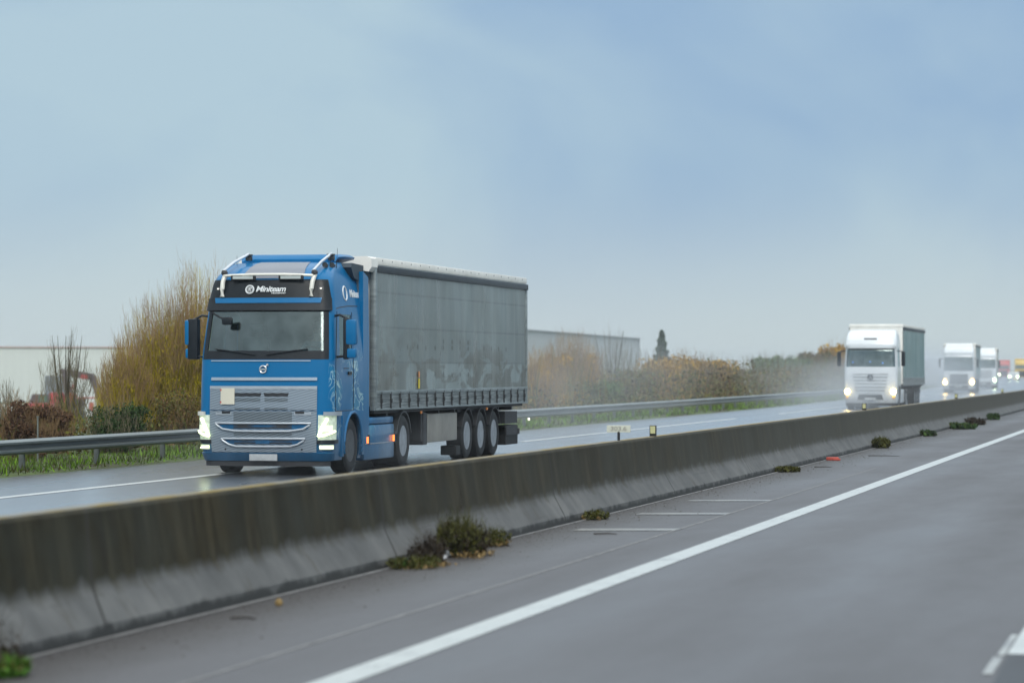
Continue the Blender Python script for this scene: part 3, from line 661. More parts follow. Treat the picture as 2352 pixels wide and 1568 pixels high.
# mesh grille: silver with fine slanted gaps
def mesh_mat(name, c1, c2, k=1):
    m, nt, b = newmat(name); x, y, z = objxyz(nt)
    v = math_(nt, 'FRACT', math_(nt, 'ADD', math_(nt, 'MULTIPLY', z, 34 * k), math_(nt, 'MULTIPLY', x, 6 * k)))
    f = rng(nt, math_(nt, 'ABSOLUTE', math_(nt, 'SUBTRACT', v, .5)), .14, .26)
    sock(nt, mixc(nt, f, c2, c1), b.inputs['Base Color']); b.inputs['Roughness'].default_value = .45; b.inputs['Metallic'].default_value = .3
    return m
M['mesh_silver'] = mesh_mat('grille_mesh_silver', (.30, .37, .44), (.10, .13, .16))
M['mesh_dark'] = mesh_mat('grille_mesh_dark', (.20, .25, .29), (.015, .02, .025))
M['mesh_black'] = simple('grille_black', (.012, .015, .02), .5)

# ------------------------------------------------------------------ cab surface
class Cab:
    def __init__(s, stops, b=.10, r=.24, back=2.3): s.st = stops; s.b = b; s.r = r; s.back = back
    def wf(s, z):
        st = s.st
        if z <= st[0][0]: return st[0][1:]
        if z >= st[-1][0]: return st[-1][1:]
        for i in range(len(st) - 1):
            if st[i][0] <= z <= st[i + 1][0]:
                t = (z - st[i][0]) / (st[i + 1][0] - st[i][0]); return tuple(a + (c - a) * t for a, c in zip(st[i][1:], st[i + 1][1:]))
    def S(s, u, z, off=0):
        if off:
            e = 1e-3; p = s.S(u, z); du = s.S(u + e, z) - s.S(u - e, z); dz = s.S(u, z + e) - s.S(u, z - e)
            n = du.cross(dz); n.normalize(); return p + n * off
        w, f = s.wf(z); sg = -1 if u < 0 else 1; a = abs(u); r = s.r; b = s.b
        if a <= 1: x = a * (w - r); y = f + b * (a ** 2) * .8
        elif a <= 2:
            t = (a - 1) * math.pi / 2; x = w - r + r * math.sin(t); y = f + b * .8 + r * (1 - math.cos(t))
        else: y0 = f + b * .8 + r; x = w; y = y0 + (a - 2) * (s.back - y0)
        return Vector((sg * x, y, z))
    def patch(s, name, m, parent, u0, u1, z0, z1, off=.004, t=.03, nu=16, nz=4, skew=None, mode=None):
        mb = MB(); idx = {}
        for j in range(nz + 1):
            fz = j / nz
            for i in range(nu + 1):
                fu = i / nu; a, c = (u0, u1) if skew is None else (u0 + (skew[0] * fz), u1 + (skew[1] * fz))
                u = a + (c - a) * fu
                if abs(u) < 1e-6: u = 1e-6
                idx[i, j] = len(mb.v); mb.v.append(tuple(s.S(u, z0 + (z1 - z0) * fz, off)))
        ring = [(i, 0) for i in range(nu)] + [(nu, j) for j in range(nz)] + [(i, nz) for i in range(nu, 0, -1)] + [(0, j) for j in range(nz, 0, -1)]
        for j in range(nz):
            for i in range(nu): mb.f.append((idx[i, j], idx[i + 1, j], idx[i + 1, j + 1], idx[i, j + 1]))
        inner = []
        for (i, j) in ring:
            a, c = (u0, u1) if skew is None else (u0 + skew[0] * j / nz, u1 + skew[1] * j / nz)
            u = a + (c - a) * i / nu
            if abs(u) < 1e-6: u = 1e-6
            inner.append(len(mb.v)); mb.v.append(tuple(s.S(u, z0 + (z1 - z0) * j / nz, off - t)))
        for k in range(len(ring)):
            k2 = (k + 1) % len(ring); mb.f.append((idx[ring[k]], inner[k], inner[k2], idx[ring[k2]]))
        return mb.build(name, m, parent, smooth=True, ang=50)
    def shell(s, name, m, parent, zs, holes, us=None):
        """holes: list of (u0,u1,z0,z1) skipped (|u|), z stops must hit them"""
        us = us or [0, .25, .5, .75, .9, 1, 1.15, 1.3, 1.45, 1.6, 1.8, 2, 2.05, 2.15, 2.3, 2.45, 2.6, 2.75, 2.88, 3]
        full = [-u for u in us[::-1][:-1]] + us; n = len(full); mb = MB()
        for z in zs:
            for u in full: mb.v.append(tuple(s.S(u, z)))
        for j in range(len(zs) - 1):
            for i in range(n - 1):
                um = abs((full[i] + full[i + 1]) / 2); zm = (zs[j] + zs[j + 1]) / 2
                if any(h[0] < um < h[1] and h[2] < zm < h[3] for h in holes): continue
                a = j * n + i; mb.f.append((a, a + 1, a + n + 1, a + n))
            mb.f.append((j * n + n - 1, j * n, (j + 1) * n, (j + 1) * n + n - 1))
        b0 = (len(zs) - 1) * n; mb.f.append(tuple(b0 + i for i in range(n)))
        return mb.build(name, m, parent, smooth=True, ang=32)

def wheel(parent, x, y, r=.5, w=.3, rimr=.29, side=1, rimmat='rim', dish=.05, n=32):
    """side=+1: outer face towards +x; x is the outer face"""
    t = MB().lathe([(x - side * w, rimr), (x - side * w, r - .05), (x - side * (w - .03), r - .008), (x - side * (w - .07), r), (x - side * .07, r), (x - side * .03, r - .008), (x, r - .06), (x + side * .004, r - .13), (x - side * .01, rimr + .01), (x - side * .06, rimr)], (0, y, r - .004), n)
    ty = t.build('wheel', M['blackrub'], parent, smooth=True, recalc=True)
    q = MB().lathe([(x - side * .012, rimr + .012), (x - side * .03, rimr - .02), (x - side * (.05 + dish), rimr - .05), (x - side * (.04 + dish), .16), (x - side * .03, .11), (x - side * .02, .09), (x - side * .018, .01)], (0, y, r - .004), n)
    for k in range(10):
        a = k * math.tau / 10; q.lathe([(x - side * (.045 + dish), .016), (x - side * (.01 + dish), .014), (x - side * (.008 + dish), .004)], (0, y + math.cos(a) * .135, r - .004 + math.sin(a) * .135), 6)
    q.build('rim', M[rimmat], ty, smooth=True, recalc=True)
    return ty

def trailer(root, y0, y1, curtain, zt=4.0, detail=True, front='roofwhite', axles=(10.9, 12.2, 13.5)):
    hw = 1.275; z0 = 1.15
    L = y1 - y0
    body = MB().box(-hw + .012, hw - .012, y0 + .03, y1 - .03, 1.2, zt - .1).build('trailer', M['roofwhite' if not detail else 'white_dirty'], root)
    cm = MB(); nn = 60; nz = 10
    for sd in (1, -1):
        g_ = [[None] * (nz + 1) for _ in range(nn + 1)]
        vs = []; 
        for i in range(nn + 1):
            for j in range(nz + 1):
                yy = y0 + .10 + (L - .2) * i / nn; zz = 1.44 + (zt - .25 - 1.44) * j / nz
                bulge = .010 * math.sin(yy * 4.1) * math.sin(math.pi * j / nz) + .012 * mnoise.noise(Vector((yy * .9, zz * 1.2, sd)))
                vs.append((sd * (hw + .003 + bulge), yy, zz))
        fs = [(i * (nz + 1) + j, (i + 1) * (nz + 1) + j, (i + 1) * (nz + 1) + j + 1, i * (nz + 1) + j + 1) for i in range(nn) for j in range(nz)]
        if sd < 0: fs = [f[::-1] for f in fs]
        cm.add(vs, fs)
    cm.build('curtain', M[curtain], body, smooth=True, ang=60)
    rf = MB(); rf.box(-hw - .012, hw + .012, y0, y1, zt - .13, zt + .01, .02); rf.build('roof', M['roofwhite'], body, smooth=True)
    tr = MB()
    for sd in (1, -1):
        a, b_ = sorted((sd * hw * .99, sd * (hw + .035))); tr.box(a, b_, y0 + .1, y1 + .05, zt - .275, zt - .145, .012)
    tr.build('curtain_track', M['trackdark'], body, smooth=True)
    sr = MB()
    for sd in (1, -1):
        a, b_ = sorted((sd * (hw - .02), sd * (hw + .012))); sr.box(a, b_, y0 + .06, y1 - .02, 1.16, 1.43)
    sr.build('side_rave', M['rave'], body)
    rl = MB()
    for sd in (1, -1):
        a, b_ = sorted((sd * hw, sd * (hw + .03))); rl.box(a, b_, y0 + .04, y1, 1.43, 1.50, .01); rl.box(a, b_, y0 + .04, y1, 1.12, 1.16, .008)
    rl.build('floor_rail', M['alu'], body, smooth=True)
    if detail:
        k = 0; y = y0 + .4
        sm = MB().box(hw - .005, hw + .032, -.03, .03, 1.15, 1.47, .006).box(hw + .03, hw + .045, -.04, .04, 1.26, 1.34, .006)
        s0 = None
        while y < y1 - .1:
            if s0 is None: s0 = sm.build('buckle_strap', M['strap'], body, smooth=True); s0.location.y = y
            else: c = s0.copy(); COL.objects.link(c); c.location.y = y
            y += .715
        # front corner posts and top caps
        cp = MB()
        for sd in (1, -1):
            a, b_ = sorted((sd * (hw - .1), sd * (hw + .02))); cp.box(a, b_, y0 - .03, y0 + .11, 1.12, zt - .14, .02); cp.build('corner_post', M['alu'], body, smooth=True); cp = MB()
            a, b_ = sorted((sd * (hw - .1), sd * (hw + .02))); cp.box(a, b_, y1 - .09, y1 + .03, 1.12, zt - .14, .015); cp.build('corner_post', M['alu'], body, smooth=True); cp = MB()
        cc = MB().prism([(-1.29, zt - .02), (-1.3, zt - .18), (-1.24, zt - .27), (-.8, zt - .2), (.8, zt - .2), (1.24, zt - .27), (1.3, zt - .18), (1.29, zt - .02), (1.2, zt + .02), (-1.2, zt + .02)], y0 - .34, y0 + .14, 'y')
        cc.build('front_cap', M['roofwhite'], body)
        ri = MB()
        for i in range(18): ri.lathe([(hw + .012, .016), (hw + .018, .012), (hw + .019, .001)], (0, y0 + .5 + i * .74, zt - .04), 6)
        ri.build('roof_rivet', M['trackdark'], body)
        ym = MB().box(hw + .012, hw + .026, 6.35, 6.43, 1.52, 1.72, .004); ym.build('yellow_tag', simple('yellow_tag', (.65, .55, .03), .4), body)
        MB().box(hw + .012, hw + .026, 6.36, 6.42, 1.74, 1.86, .004).build('orange_tag', simple('orange_tag', (.62, .28, .10), .4), body)
    # chassis
    ch = MB(); ch.box(-.5, -.38, y0 + 1.0, y1, .85, 1.12); ch.box(.38, .5, y0 + 1.0, y1, .85, 1.12); ch.box(-1.2, 1.2, y0 + .2, y1 - .1, 1.06, 1.155)
    for k in range(9): ch.box(-1.18, 1.18, y0 + 1.2 + k * 1.4, y0 + 1.3 + k * 1.4, .98, 1.1)
    for a in axles: ch.tube([(-1.1, a, .5), (1.1, a, .5)], .07, 8); ch.box(-.55, -.4, a - .25, a + .25, .5, .95); ch.box(.4, .55, a - .25, a + .25, .5, .95)
    ch.box(-1.15, 1.15, axles[0] - .62, axles[2] + .62, 1.0, 1.05)
    ch.build('chassis', M['chassis'], root)
    for a in axles:
        for sd in (1, -1): wheel(root, sd * 1.22, a, .5, .36, .29, sd, 'rim', .02)
    for sd in (1, -1):
        for a in axles:
            mf = MB(); xa, xb = sorted((sd * .85, sd * 1.24)); 
            pts = [(a + .58 * math.cos(t), .5 + .58 * math.sin(t)) for t in [math.radians(20 + 14 * i) for i in range(11)]]
            inner = [(a + .55 * math.cos(t), .5 + .55 * math.sin(t)) for t in [math.radians(20 + 14 * i) for i in range(11)]][::-1]
            mf.prism(pts + inner, xa, xb)
            mf.build('mudguard', M['chassis'], root)
    if detail:
        MB().box(-1.18, -.98, 7.15, 7.4, .5, 1.05).build('landing_leg', M['chassis'], root); MB().box(.98, 1.18, 7.0, 7.3, .45, 1.05, .02).build('landing_leg', M['chassis'], root)
        MB().box(.82, 1.2, 7.35, 10.05, .42, 1.0, .03).build('pallet_box', M['pbox'], root, smooth=True)
        MB().box(.75, 1.2, 7.1, 7.45, .38, 1.03, .03).build('side_locker', M['chassis'], root, smooth=True)
        MB().box(.86, 1.2, 9.95, 10.35, .1, .3, .02).build('mud_flap', M['blackrub'], root)
        rb_ = MB().box(-1.2, 1.2, y1 - .5, y1 - .4, .42, .55, .01); rb_.box(.75, 1.22, 14.75, 15.9, .42, .62, .01); rb_.box(.7, 1.22, 14.6, 15.9, .68, .95, .01)
        rb_.build('rear_underrun_bar', M['chassis'], root)
        MB().box(.9, 1.2, y1 - 1.9, y1 - .6, .2, .64, .02).build('rear_flap', M['blackrub'], root)
        MB().lathe([(1.30, .03), (1.34, .026), (1.345, .004)], (0, y1 + .05, .75), 8).build('rear_marker_lamp', M['markerlamp'], root)
        for yy in (6.6, 12.5):
            MB().box(1.27, 1.295, yy - .04, yy + .04, 1.02, 1.07).build('side_marker', simple('amber_side_marker', (.6, .2, .03), .3), root)
    return body

def curve_pts(cab, pts, off): return [cab.S(u if abs(u) > 1e-6 else 1e-6, z, off) for u, z in pts]

# ------------------------------------------------------------------ the blue truck
root = empty('articulated_truck', (-16.32, 53.5, 0), label='large blue lorry with white roof tubes pulling a dirty grey curtain-sided trailer', cat='truck', group='trucks driving towards the camera')
BT = Cab([(.26, 1.19, .14), (.42, 1.225, .05), (.75, 1.245, .0), (1.2, 1.25, 0), (1.6, 1.25, .02), (2.06, 1.245, .05), (2.23, 1.24, .08), (2.96, 1.19, .25), (3.08, 1.175, .285), (3.18, 1.165, .31), (3.49, 1.12, .39), (3.60, 1.09, .50), (3.74, 1.03, .78), (3.84, .97, 1.15), (3.87, .92, 1.45)])
ZS = [.26, .42, .58, .75, .95, 1.12, 1.2, 1.6, 2.06, 2.15, 2.23, 2.5, 2.75, 2.9, 2.96, 3.08, 3.18, 3.33, 3.49, 3.60, 3.67, 3.74, 3.79, 3.84, 3.87]
shell = BT.shell('cab', M['blue'], root, ZS, [(-.1, 1.45, 2.23, 2.96), (2.15, 2.6, 2.15, 2.9), (2.3, 2.88, 0, 1.12)])
BT.patch('windscreen', M['glass'], shell, -1.44, 1.44, 2.225, 2.965, -.012, .02, 30, 6)
for sg in (1, -1): BT.patch('side_window', M['glass'], shell, *(sorted((sg * 2.15, sg * 2.6))), 2.15, 2.9, -.008, .01, 6, 4)
# bronze-free dark frame bits
for sg in (1, -1): BT.patch('windscreen_pillar', M['band'], shell, *(sorted((sg * 1.26, sg * 1.5))), 2.2, 2.97, .004, .03, 6, 6)
BT.patch('windscreen_lower_band', M['band'], shell, -1.5, 1.5, 2.08, 2.235, .004, .03, 30, 2)
BT.patch('sun_visor', M['visor'], shell, -1.62, 1.62, 3.175, 3.50, .03, .05, 34, 6, skew=(.1, -.1))
BT.patch('visor_lower', M['band'], shell, -1.62, 1.62, 2.955, 3.178, .045, .07, 34, 4)
BT.patch('visor_strip', M['blue_plain'], shell, -1.12, 1.12, 3.085, 3.178, .055, .03, 26, 2, skew=(-.06, .06))
for sg in (1, -1):
    lm = BT.patch('roof_marker', M['markerlamp'], shell, *(sorted((sg * 1.12, sg * 1.20))), 3.342, 3.360, .038, .02, 4, 1)
    BT.patch('marker_housing', M['rimdark'], shell, *(sorted((sg * 1.06, sg * 1.28))), 3.32, 3.385, .034, .02, 4, 1)
# roof panel and deflector
BT.patch('roof_panel', M['sunroof'], shell, -.62, .72, 3.54, 3.855, .012, .02, 10, 10, skew=(-.0, .0))
fr = MB()
pf = [(-.62, 3.74), (-.66, 3.86), (-.98, 3.945), (-1.0, 3.985), (-.9, 4.03), (.9, 4.03), (1.0, 3.985), (.98, 3.945), (.66, 3.86), (.62, 3.74)]
rings = []
for yy, sc, dz in ((1.62, .90, -.10), (1.72, .93, -.015), (1.95, .99, .0), (2.3, 1.02, .01), (2.5, 1.03, .0)):
    for (a, z) in pf: rings.append((a * sc, yy, z + (dz if dz < 0 else 0)))
n = len(pf)
fr.add(rings, [(i * n + j, i * n + (j + 1) % n, (i + 1) * n + (j + 1) % n, (i + 1) * n + j) for i in range(4) for j in range(n)] + [tuple(range(n))[::-1], tuple(4 * n + j for j in range(n))])
fr.build('air_deflector', M['blue_plain'], shell, smooth=True, ang=40)
# side fairing behind the door, dark roof corner vent
for sd in (1, -1):
    fp = MB(); a, b_ = sorted((sd * 1.16, sd * 1.245)); fp.prism([(2.3, .62), (2.72, .70), (2.74, 2.4), (2.66, 3.62), (2.3, 3.72)], a, b_)
    fp.build('side_fairing', M['blue_plain'], shell)
for sd in (1, -1):
    vt = MB(); a, b_ = sorted((sd * .96, sd * 1.165)); vt.prism([(1.75, 3.78), (1.95, 3.60), (2.2, 3.55), (2.62, 3.55), (2.62, 3.84), (1.8, 3.86)], a, b_)
    vt.build('roof_corner_vent', simple('vent_dark', (.03, .05, .07), .6), shell)
# seams of the door
sm = MB()
for sg in (1,):
    for pts in ([(2.04, 3.0), (2.2, 3.03), (2.5, 3.06), (2.9, 3.07)], [(2.64, 1.15), (2.64, 2.95)], [(2.03, 1.15), (2.02, 2.2), (2.06, 2.95)], [(2.03, 1.15), (2.64, 1.15)], [(2.3, 1.92), (2.48, 1.92)]):
        for i in range(len(pts) - 1):
            q = [BT.S(pts[i][0] + (pts[i + 1][0] - pts[i][0]) * k / 4, pts[i][1] + (pts[i + 1][1] - pts[i][1]) * k / 4, .001) for k in range(5)]; sm.tube(q, .008, 5)
sm.build('door_seam', M['band'], shell)
BT.patch('door_handle', M['band'], shell, 2.44, 2.56, 1.80, 1.86, .025, .03, 3, 1)
# chrome lines and grille
BT.patch('chrome_line', M['chrome'], root, -1.0, .86, 2.045, 2.062, .014, .02, 24, 1)
BT.patch('chrome_bar', M['chrome'], root, -.98, .98, 1.70, 1.755, .022, .03, 24, 2)
em = empty('emblem', (0, 0, 0)); em.parent = root
cpt = BT.S(1e-6, 1.90, .02)
e_ = MB()
for k in range(24):
    a = k * math.tau / 24; a2 = (k + 1) * math.tau / 24
    e_.tube([cpt + Vector((math.cos(a) * .062, 0, math.sin(a) * .062)), cpt + Vector((math.cos(a2) * .062, 0, math.sin(a2) * .062))], .012, 6)
e_.tube([cpt + Vector((.045, 0, .045)), cpt + Vector((.095, 0, .095))], .012, 6)
e_.tube([cpt + Vector((.095, 0, .095)), cpt + Vector((.06, 0, .095))], .009, 5); e_.tube([cpt + Vector((.095, 0, .095)), cpt + Vector((.095, 0, .06))], .009, 5)
e_.box(cpt.x - .065, cpt.x + .065, cpt.y - .012, cpt.y + .006, cpt.z - .016, cpt.z + .016)
bpy.data.objects.remove(em)
e_.build('ring_emblem', M['chrome'], root, smooth=True)
gp = BT.patch('grille', M['mesh_silver'], root, -1.0, .98, 1.17, 1.60, .02, .04, 24, 6)
BT.patch('grille_top_trim', M['silver'], gp, -1.0, .98, 1.545, 1.60, .026, .03, 24, 1)
for a, c in ((-.52, -.04), (.04, .46)):
    BT.patch('air_slot', M['mesh_black'], gp, a, c, 1.415, 1.475, .026, .02, 6, 1, skew=(-.02, .02))
    BT.patch('slot_mesh', M['mesh_dark'], gp, a, c, 1.32, 1.385, .025, .02, 6, 1)
    BT.patch('slot_mesh', M['mesh_dark'], gp, a, c, 1.178, 1.21, .025, .02, 6, 1)
gl = BT.patch('lower_grille', M['mesh_silver'], root, -1.0, .98, .42, 1.155, .02, .04, 24, 8, skew=(0, 0))
BT.patch('grille_mesh', M['mesh_dark'], gl, -.54, .54, .955, 1.135, .025, .02, 10, 2)
BT.patch('grille_mesh', M['mesh_dark'], gl, -.54, .54, .715, .765, .025, .02, 10, 1)
for sg in (-1, 1):
    BT.patch('tow_cover', M['silver'], gl, *(sorted((sg * .58, sg * .88))), 1.08, 1.13, .03, .03, 4, 1)
    BT.patch('tow_slot', M['mesh_black'], gl, *(sorted((sg * .6, sg * .76))), 1.105, 1.15, .034, .03, 4, 1)
def hexopen(zt_, zb_, ut, ub):
    BT.patch('opening_back', M['blue_plain'], gl, -ub, ub, zb_, zt_, .026, .02, 20, 2, skew=(-(ut - ub), (ut - ub)))
    BT.patch('opening_mesh', M['mesh_black'], gl, -.54, .54, zb_ + .01, zt_ - .01, .03, .02, 10, 1)
    pts = [(-ut, zt_)] + [(x_, zt_) for x_ in (-.5, 0, .5)] + [(ut, zt_), (ut - .04, (zt_ + zb_) / 2 + .01), (ub - .08, zb_ + .0), (.5, zb_ - .035), (0, zb_ - .04), (-.5, zb_ - .035), (-ub + .08, zb_), (-ut + .04, (zt_ + zb_) / 2 + .01), (-ut, zt_)]
    MB().tube(curve_pts(BT, pts, .045), .019, 8).build('opening_frame', M['silver'], gl, smooth=True)
    for zz in (zb_ + .04, (zt_ + zb_) / 2, zt_ - .035): MB().tube(curve_pts(BT, [(-ub + .1, zz), (0, zz), (ub - .1, zz)], .034), .006, 5).build('slat', M['blue_plain'], gl)
hexopen(.935, .83, .88, .82); hexopen(.665, .56, .78, .72)
BT.patch('centre_cover', M['blue_plain'], gl, -.13, .13, .575, .65, .038, .02, 3, 1)
for sg in (-1, 1): MB().lathe([(0, .018), (-.01, .016), (-.012, .002)], tuple(BT.S(sg * .72, .47, .03)), 8, 'y').build('bolt', M['band'], gl)
BT.patch('square_plate', M['cream'], root, -.78, -.52, 1.27, 1.56, .045, .03, 4, 3)
for zz in (1.53, 1.31): BT.patch('plate_corner_mark', M['redmark'], root, -.79, -.765, zz - .02, zz + .015, .048, .02, 1, 1)
# bumper
bp = MB(); 
BT.patch('bumper', M['blue_plain'], root, -1.9, 1.9, .27, .41, .03, .05, 34, 3)
BT.patch('bumper_lip', M['chassis'], root, -1.7, 1.7, .16, .26, .01, .05, 30, 2)
cp_ = BT.S(1e-6, .34, .05)
MB().box(-.26, .26, cp_.y - .02, cp_.y + .01, .26, .38, .006).build('number_plate', M['numplate'], root, smooth=True)
# headlights
for sg in (-1, 1):
    uo = lambda a, c: sorted((sg * a, sg * c))
    hb = BT.patch('headlight', M['litlens'], root, *uo(1.02, 2.02), .62, 1.08, .03, .05, 14, 6)
    BT.patch('headlight_surround', M['band'], hb, *uo(.99, 2.08), .57, .64, .036, .05, 14, 1)
    BT.patch('headlight_brow', M['silver' if sg > 0 else 'whitetube'], hb, *uo(1.25, 2.15), 1.07, 1.14, .06, .05, 12, 2)
    MB().tube(curve_pts(BT, [(sg * (1.42 + .0), 1.02), (sg * 1.2, .86), (sg * 1.05, .70)], .045), .028, 8).build('running_light', M['drl'], hb, smooth=True)
    MB().tube(curve_pts(BT, [(sg * 1.05, .70), (sg * 1.3, .725), (sg * 1.6, .76), (sg * 1.85, .79)], .045), .018, 8).build('running_light', M['drl'], hb, smooth=True)
    BT.patch('low_beam', M['hlglow'], hb, *uo(1.15, 1.7), .78, .9, .036, .02, 6, 3)
    fg = BT.patch('fog_light', M['hlglow'], root, *uo(1.1, 1.8), .47, .545, .034, .03, 10, 2)
    MB().tube(curve_pts(BT, [(sg * 1.1, .515), (sg * 1.45, .50), (sg * 1.7, .49)], .042), .012, 6).build('light_strip', M['drl'], fg, smooth=True)
# fender with round arch
for sd in (1, -1):
    fd = MB(); cy, cz, rr = 1.53, .5, .62; outer = []; inner = []
    for k in range(17):
        a = math.pi * k / 16; inner.append((cy + rr * math.cos(a), max(cz, cz + rr * math.sin(a)) if k not in (0, 16) else .32))
        q = abs(math.cos(a)); ex = (.80 if math.cos(a) > 0 else .72)
        oy = cy + math.copysign(min(1, q * 1.35) * ex, math.cos(a)) if q > 1e-3 else cy
        oz = min(1.14, cz + .85 * math.sin(a) * 1.2) if k not in (0, 16) else .32
        outer.append((oy, oz))
    xa, xb = (1.205, 1.262) if sd > 0 else (-1.262, -1.205)
    for k in range(16):
        q = [inner[k], outer[k], outer[k + 1], inner[k + 1]]
        fd.prism(q, xa, xb)
    fd.build('fender', M['blue_plain'], root, recalc=True)
    fl = MB().tube([((1.265 if sd > 0 else -1.265), cy + rr * math.cos(a), cz + rr * math.sin(a)) for a in [math.radians(-12 + 204 * k / 20) for k in range(21)]], .028, 8); fl.build('arch_trim', M['blue_plain'], root, smooth=True)
    lin_ = MB().prism([(cy + .6 * math.cos(t), .5 + .6 * math.sin(t)) for t in [math.radians(10 * i) for i in range(19)]], *(sorted((sd * .8, sd * .83)))); lin_.build('arch_liner', M['chassis'], root)
MB().box(-.8, .8, .4, 2.3, .45, 1.0).build('engine_block', M['chassis'], root)
for sd in (1, -1):
    wheel(root, sd * 1.22, 1.53, .51, .32, .29, sd, 'rimdark', .0)
    wheel(root, sd * 1.24, 5.36, .51, .6, .29, sd, 'rim', .12)
    # tank skirt
    tk = MB(); a, b_ = sorted((sd * .7, sd * 1.235)); tk.box(a, b_, 2.42, 4.66, .20, .86, .05)
    t_ = tk.build('tank_skirt', M['blue'], root, smooth=True)
    a, b_ = sorted((sd * .7, sd * 1.22)); MB().box(a, b_, 2.62, 4.66, .87, 1.0, .04).build('upper_skirt', M['blue_plain'], t_, smooth=True)
    a, b_ = sorted((sd * 1.2, sd * 1.242)); MB().box(a, b_, 2.45, 4.62, .50, .515).build('skirt_trim', M['chrome'], t_)
    for yy in (2.62, 4.55):
        a, b_ = sorted((sd * 1.23, sd * 1.255)); MB().box(a, b_, yy - .02, yy + .04, .52, .64, .004).build('side_marker_lamp', M['orangelamp'], t_)
        MB().box(a, b_ - .006, yy + .05, yy + .16, .50, .68, .004).build('step_recess', M['band'], t_)
    gd = MB(); pts = [(5.36 + .60 * math.cos(t), .5 + .60 * math.sin(t)) for t in [math.radians(15 + 15 * i) for i in range(11)]]; inn = [(5.36 + .565 * math.cos(t), .5 + .565 * math.sin(t)) for t in [math.radians(15 + 15 * i) for i in range(11)]][::-1]
    a, b_ = sorted((sd * .65, sd * 1.25)); gd.prism(pts + inn, a, b_); gd.build('rear_mudguard', M['rimdark'], root, smooth=True, recalc=True)
cf = MB().box(-.45, -.33, 2.2, 6.8, .7, .95).box(.33, .45, 2.2, 6.8, .7, .95).box(-.6, .6, 4.9, 6.1, 1.0, 1.1).tube([(-1.1, 5.36, .5), (1.1, 5.36, .5)], .09, 8).tube([(-1.1, 1.53, .45), (1.1, 1.53, .45)], .06, 8)
cf.build('tractor_frame', M['chassis'], root)
# roof tubes, light bars
rt = MB()
def fpt(x_, z_, off):   # point in front of the cab at local x
    w, f = BT.wf(z_); u = x_ / (w - BT.r); return BT.S(u, z_, off)
for x_ in (-.86, .80):
    MB().tube([fpt(x_, 3.20, .05), fpt(x_, 3.33, .075), fpt(x_ + .01, 3.46, .09), fpt(x_ + .04, 3.53, .12)], .042, 12).build('roof_tube', M['whitetube'], root, smooth=True)
    MB().tube([fpt(x_, 3.56, .16), fpt(x_ + (.09 if x_ < 0 else .12), 3.72, .14), fpt(x_ + (.15 if x_ < 0 else .20), 3.86, .16)], .028, 10).build('roof_tube', M['chrome'], root, smooth=True)
    p = fpt(x_ + (.15 if x_ < 0 else .20), 3.86, .14); MB().box(p.x - .07, p.x + .07, p.y - .05, p.y + .05, p.z - .01, p.z + .02, .008).box(p.x - .06, p.x + .06, p.y - .02, p.y + .07, p.z - .1, p.z - .012, .02).build('tube_bracket', M['rimdark'], root, smooth=True)
    p = fpt(x_ + .03, 3.54, .15); MB().lathe([(-.05, .02), (-.04, .05), (.03, .055), (.07, .02)], tuple(p), 12, 'y').build('tube_clamp', M['rimdark'], root, smooth=True)
MB().tube([fpt(-.84, 3.50, .13), fpt(-.3, 3.505, .15), fpt(.3, 3.505, .15), fpt(.82, 3.50, .13)], .026, 10).build('roof_crossbar', M['whitetube'], root, smooth=True)
for x0_, x1_ in ((-.70, -.24), (.20, .66)):
    p = fpt((x0_ + x1_) / 2, 3.555, .2)
    lb_ = MB().box(x0_, x1_, p.y - .03, p.y + .04, 3.515, 3.60, .012).build('light_bar', M['chassis'], root, smooth=True)
    MB().box(x0_ + .04, x1_ - .04, p.y - .036, p.y - .028, 3.53, 3.585, .004).build('light_bar_lens', M['lens'], lb_)
MB().tube([(1.02, 1.25, 3.7), (1.03, 1.3, 4.12)], [.008, .003], 5).build('antenna', M['band'], root)
MB().tube([(.93, 1.15, 3.75), (.935, 1.18, 4.02)], [.008, .003], 5).build('antenna', M['band'], root)
MB().tube([(-.86, 1.2, 3.8), (-.86, 1.2, 3.99)], [.006, .003], 5).build('antenna', M['band'], root)
for hx, hy in ((.92, .95), (1.0, 1.15)):
    MB().lathe([(-.12, .05), (-.05, .025), (.05, .02), (.09, .015)], (hx, hy, 3.80 + .0), 12, 'y').box(hx - .015, hx + .015, hy - .02, hy + .02, 3.68, 3.80).build('air_horn', M['rimdark'], root, smooth=True)
# lettering
ang = math.atan2(.39 - .31, 3.49 - 3.18)
def lettermat(x_, z_, off): p = fpt(x_, z_, off); return Matrix.Translation(p) @ Matrix.Rotation(-ang, 4, 'X') @ MF
M['letter'] = simple('letter_white', (.72, .76, .78), .45, var=.04)
text_mesh('lettering', 'Miniteam', .150, M['letter'], root, lettermat(.055, 3.335, .046), shear=.25, ext=.004, bold=.0025, sx=1.08, spacing=.93)
text_mesh('lettering', 'TRANSPORT', .030, M['letter'], root, lettermat(.20, 3.262, .046), shear=.3, ext=.003, bold=.0015, sx=1.35, spacing=1.25)
ring = MB(); c0 = fpt(-.335, 3.33, .05)
def ringpts(c0, r, n=28, tilt=ang, plane='y'):
    o = []
    for k in range(n + 1):
        a = k * math.tau / n; u_, v_ = math.cos(a) * r, math.sin(a) * r
        o.append(c0 + (Vector((u_, v_ * math.sin(tilt), v_ * math.cos(tilt))) if plane == 'y' else Vector((0, u_, v_))))
    return o
ring.tube(ringpts(c0, .074), .0125, 6); ring.tube(ringpts(c0, .052), .004, 5); ring.build('round_logo', M['letter'], root, smooth=True)
text_mesh('lettering', 'RT', .085, M['letter'], root, lettermat(-.335, 3.33, .046), shear=.15, ext=.004, bold=.002, sx=.72, spacing=.72)
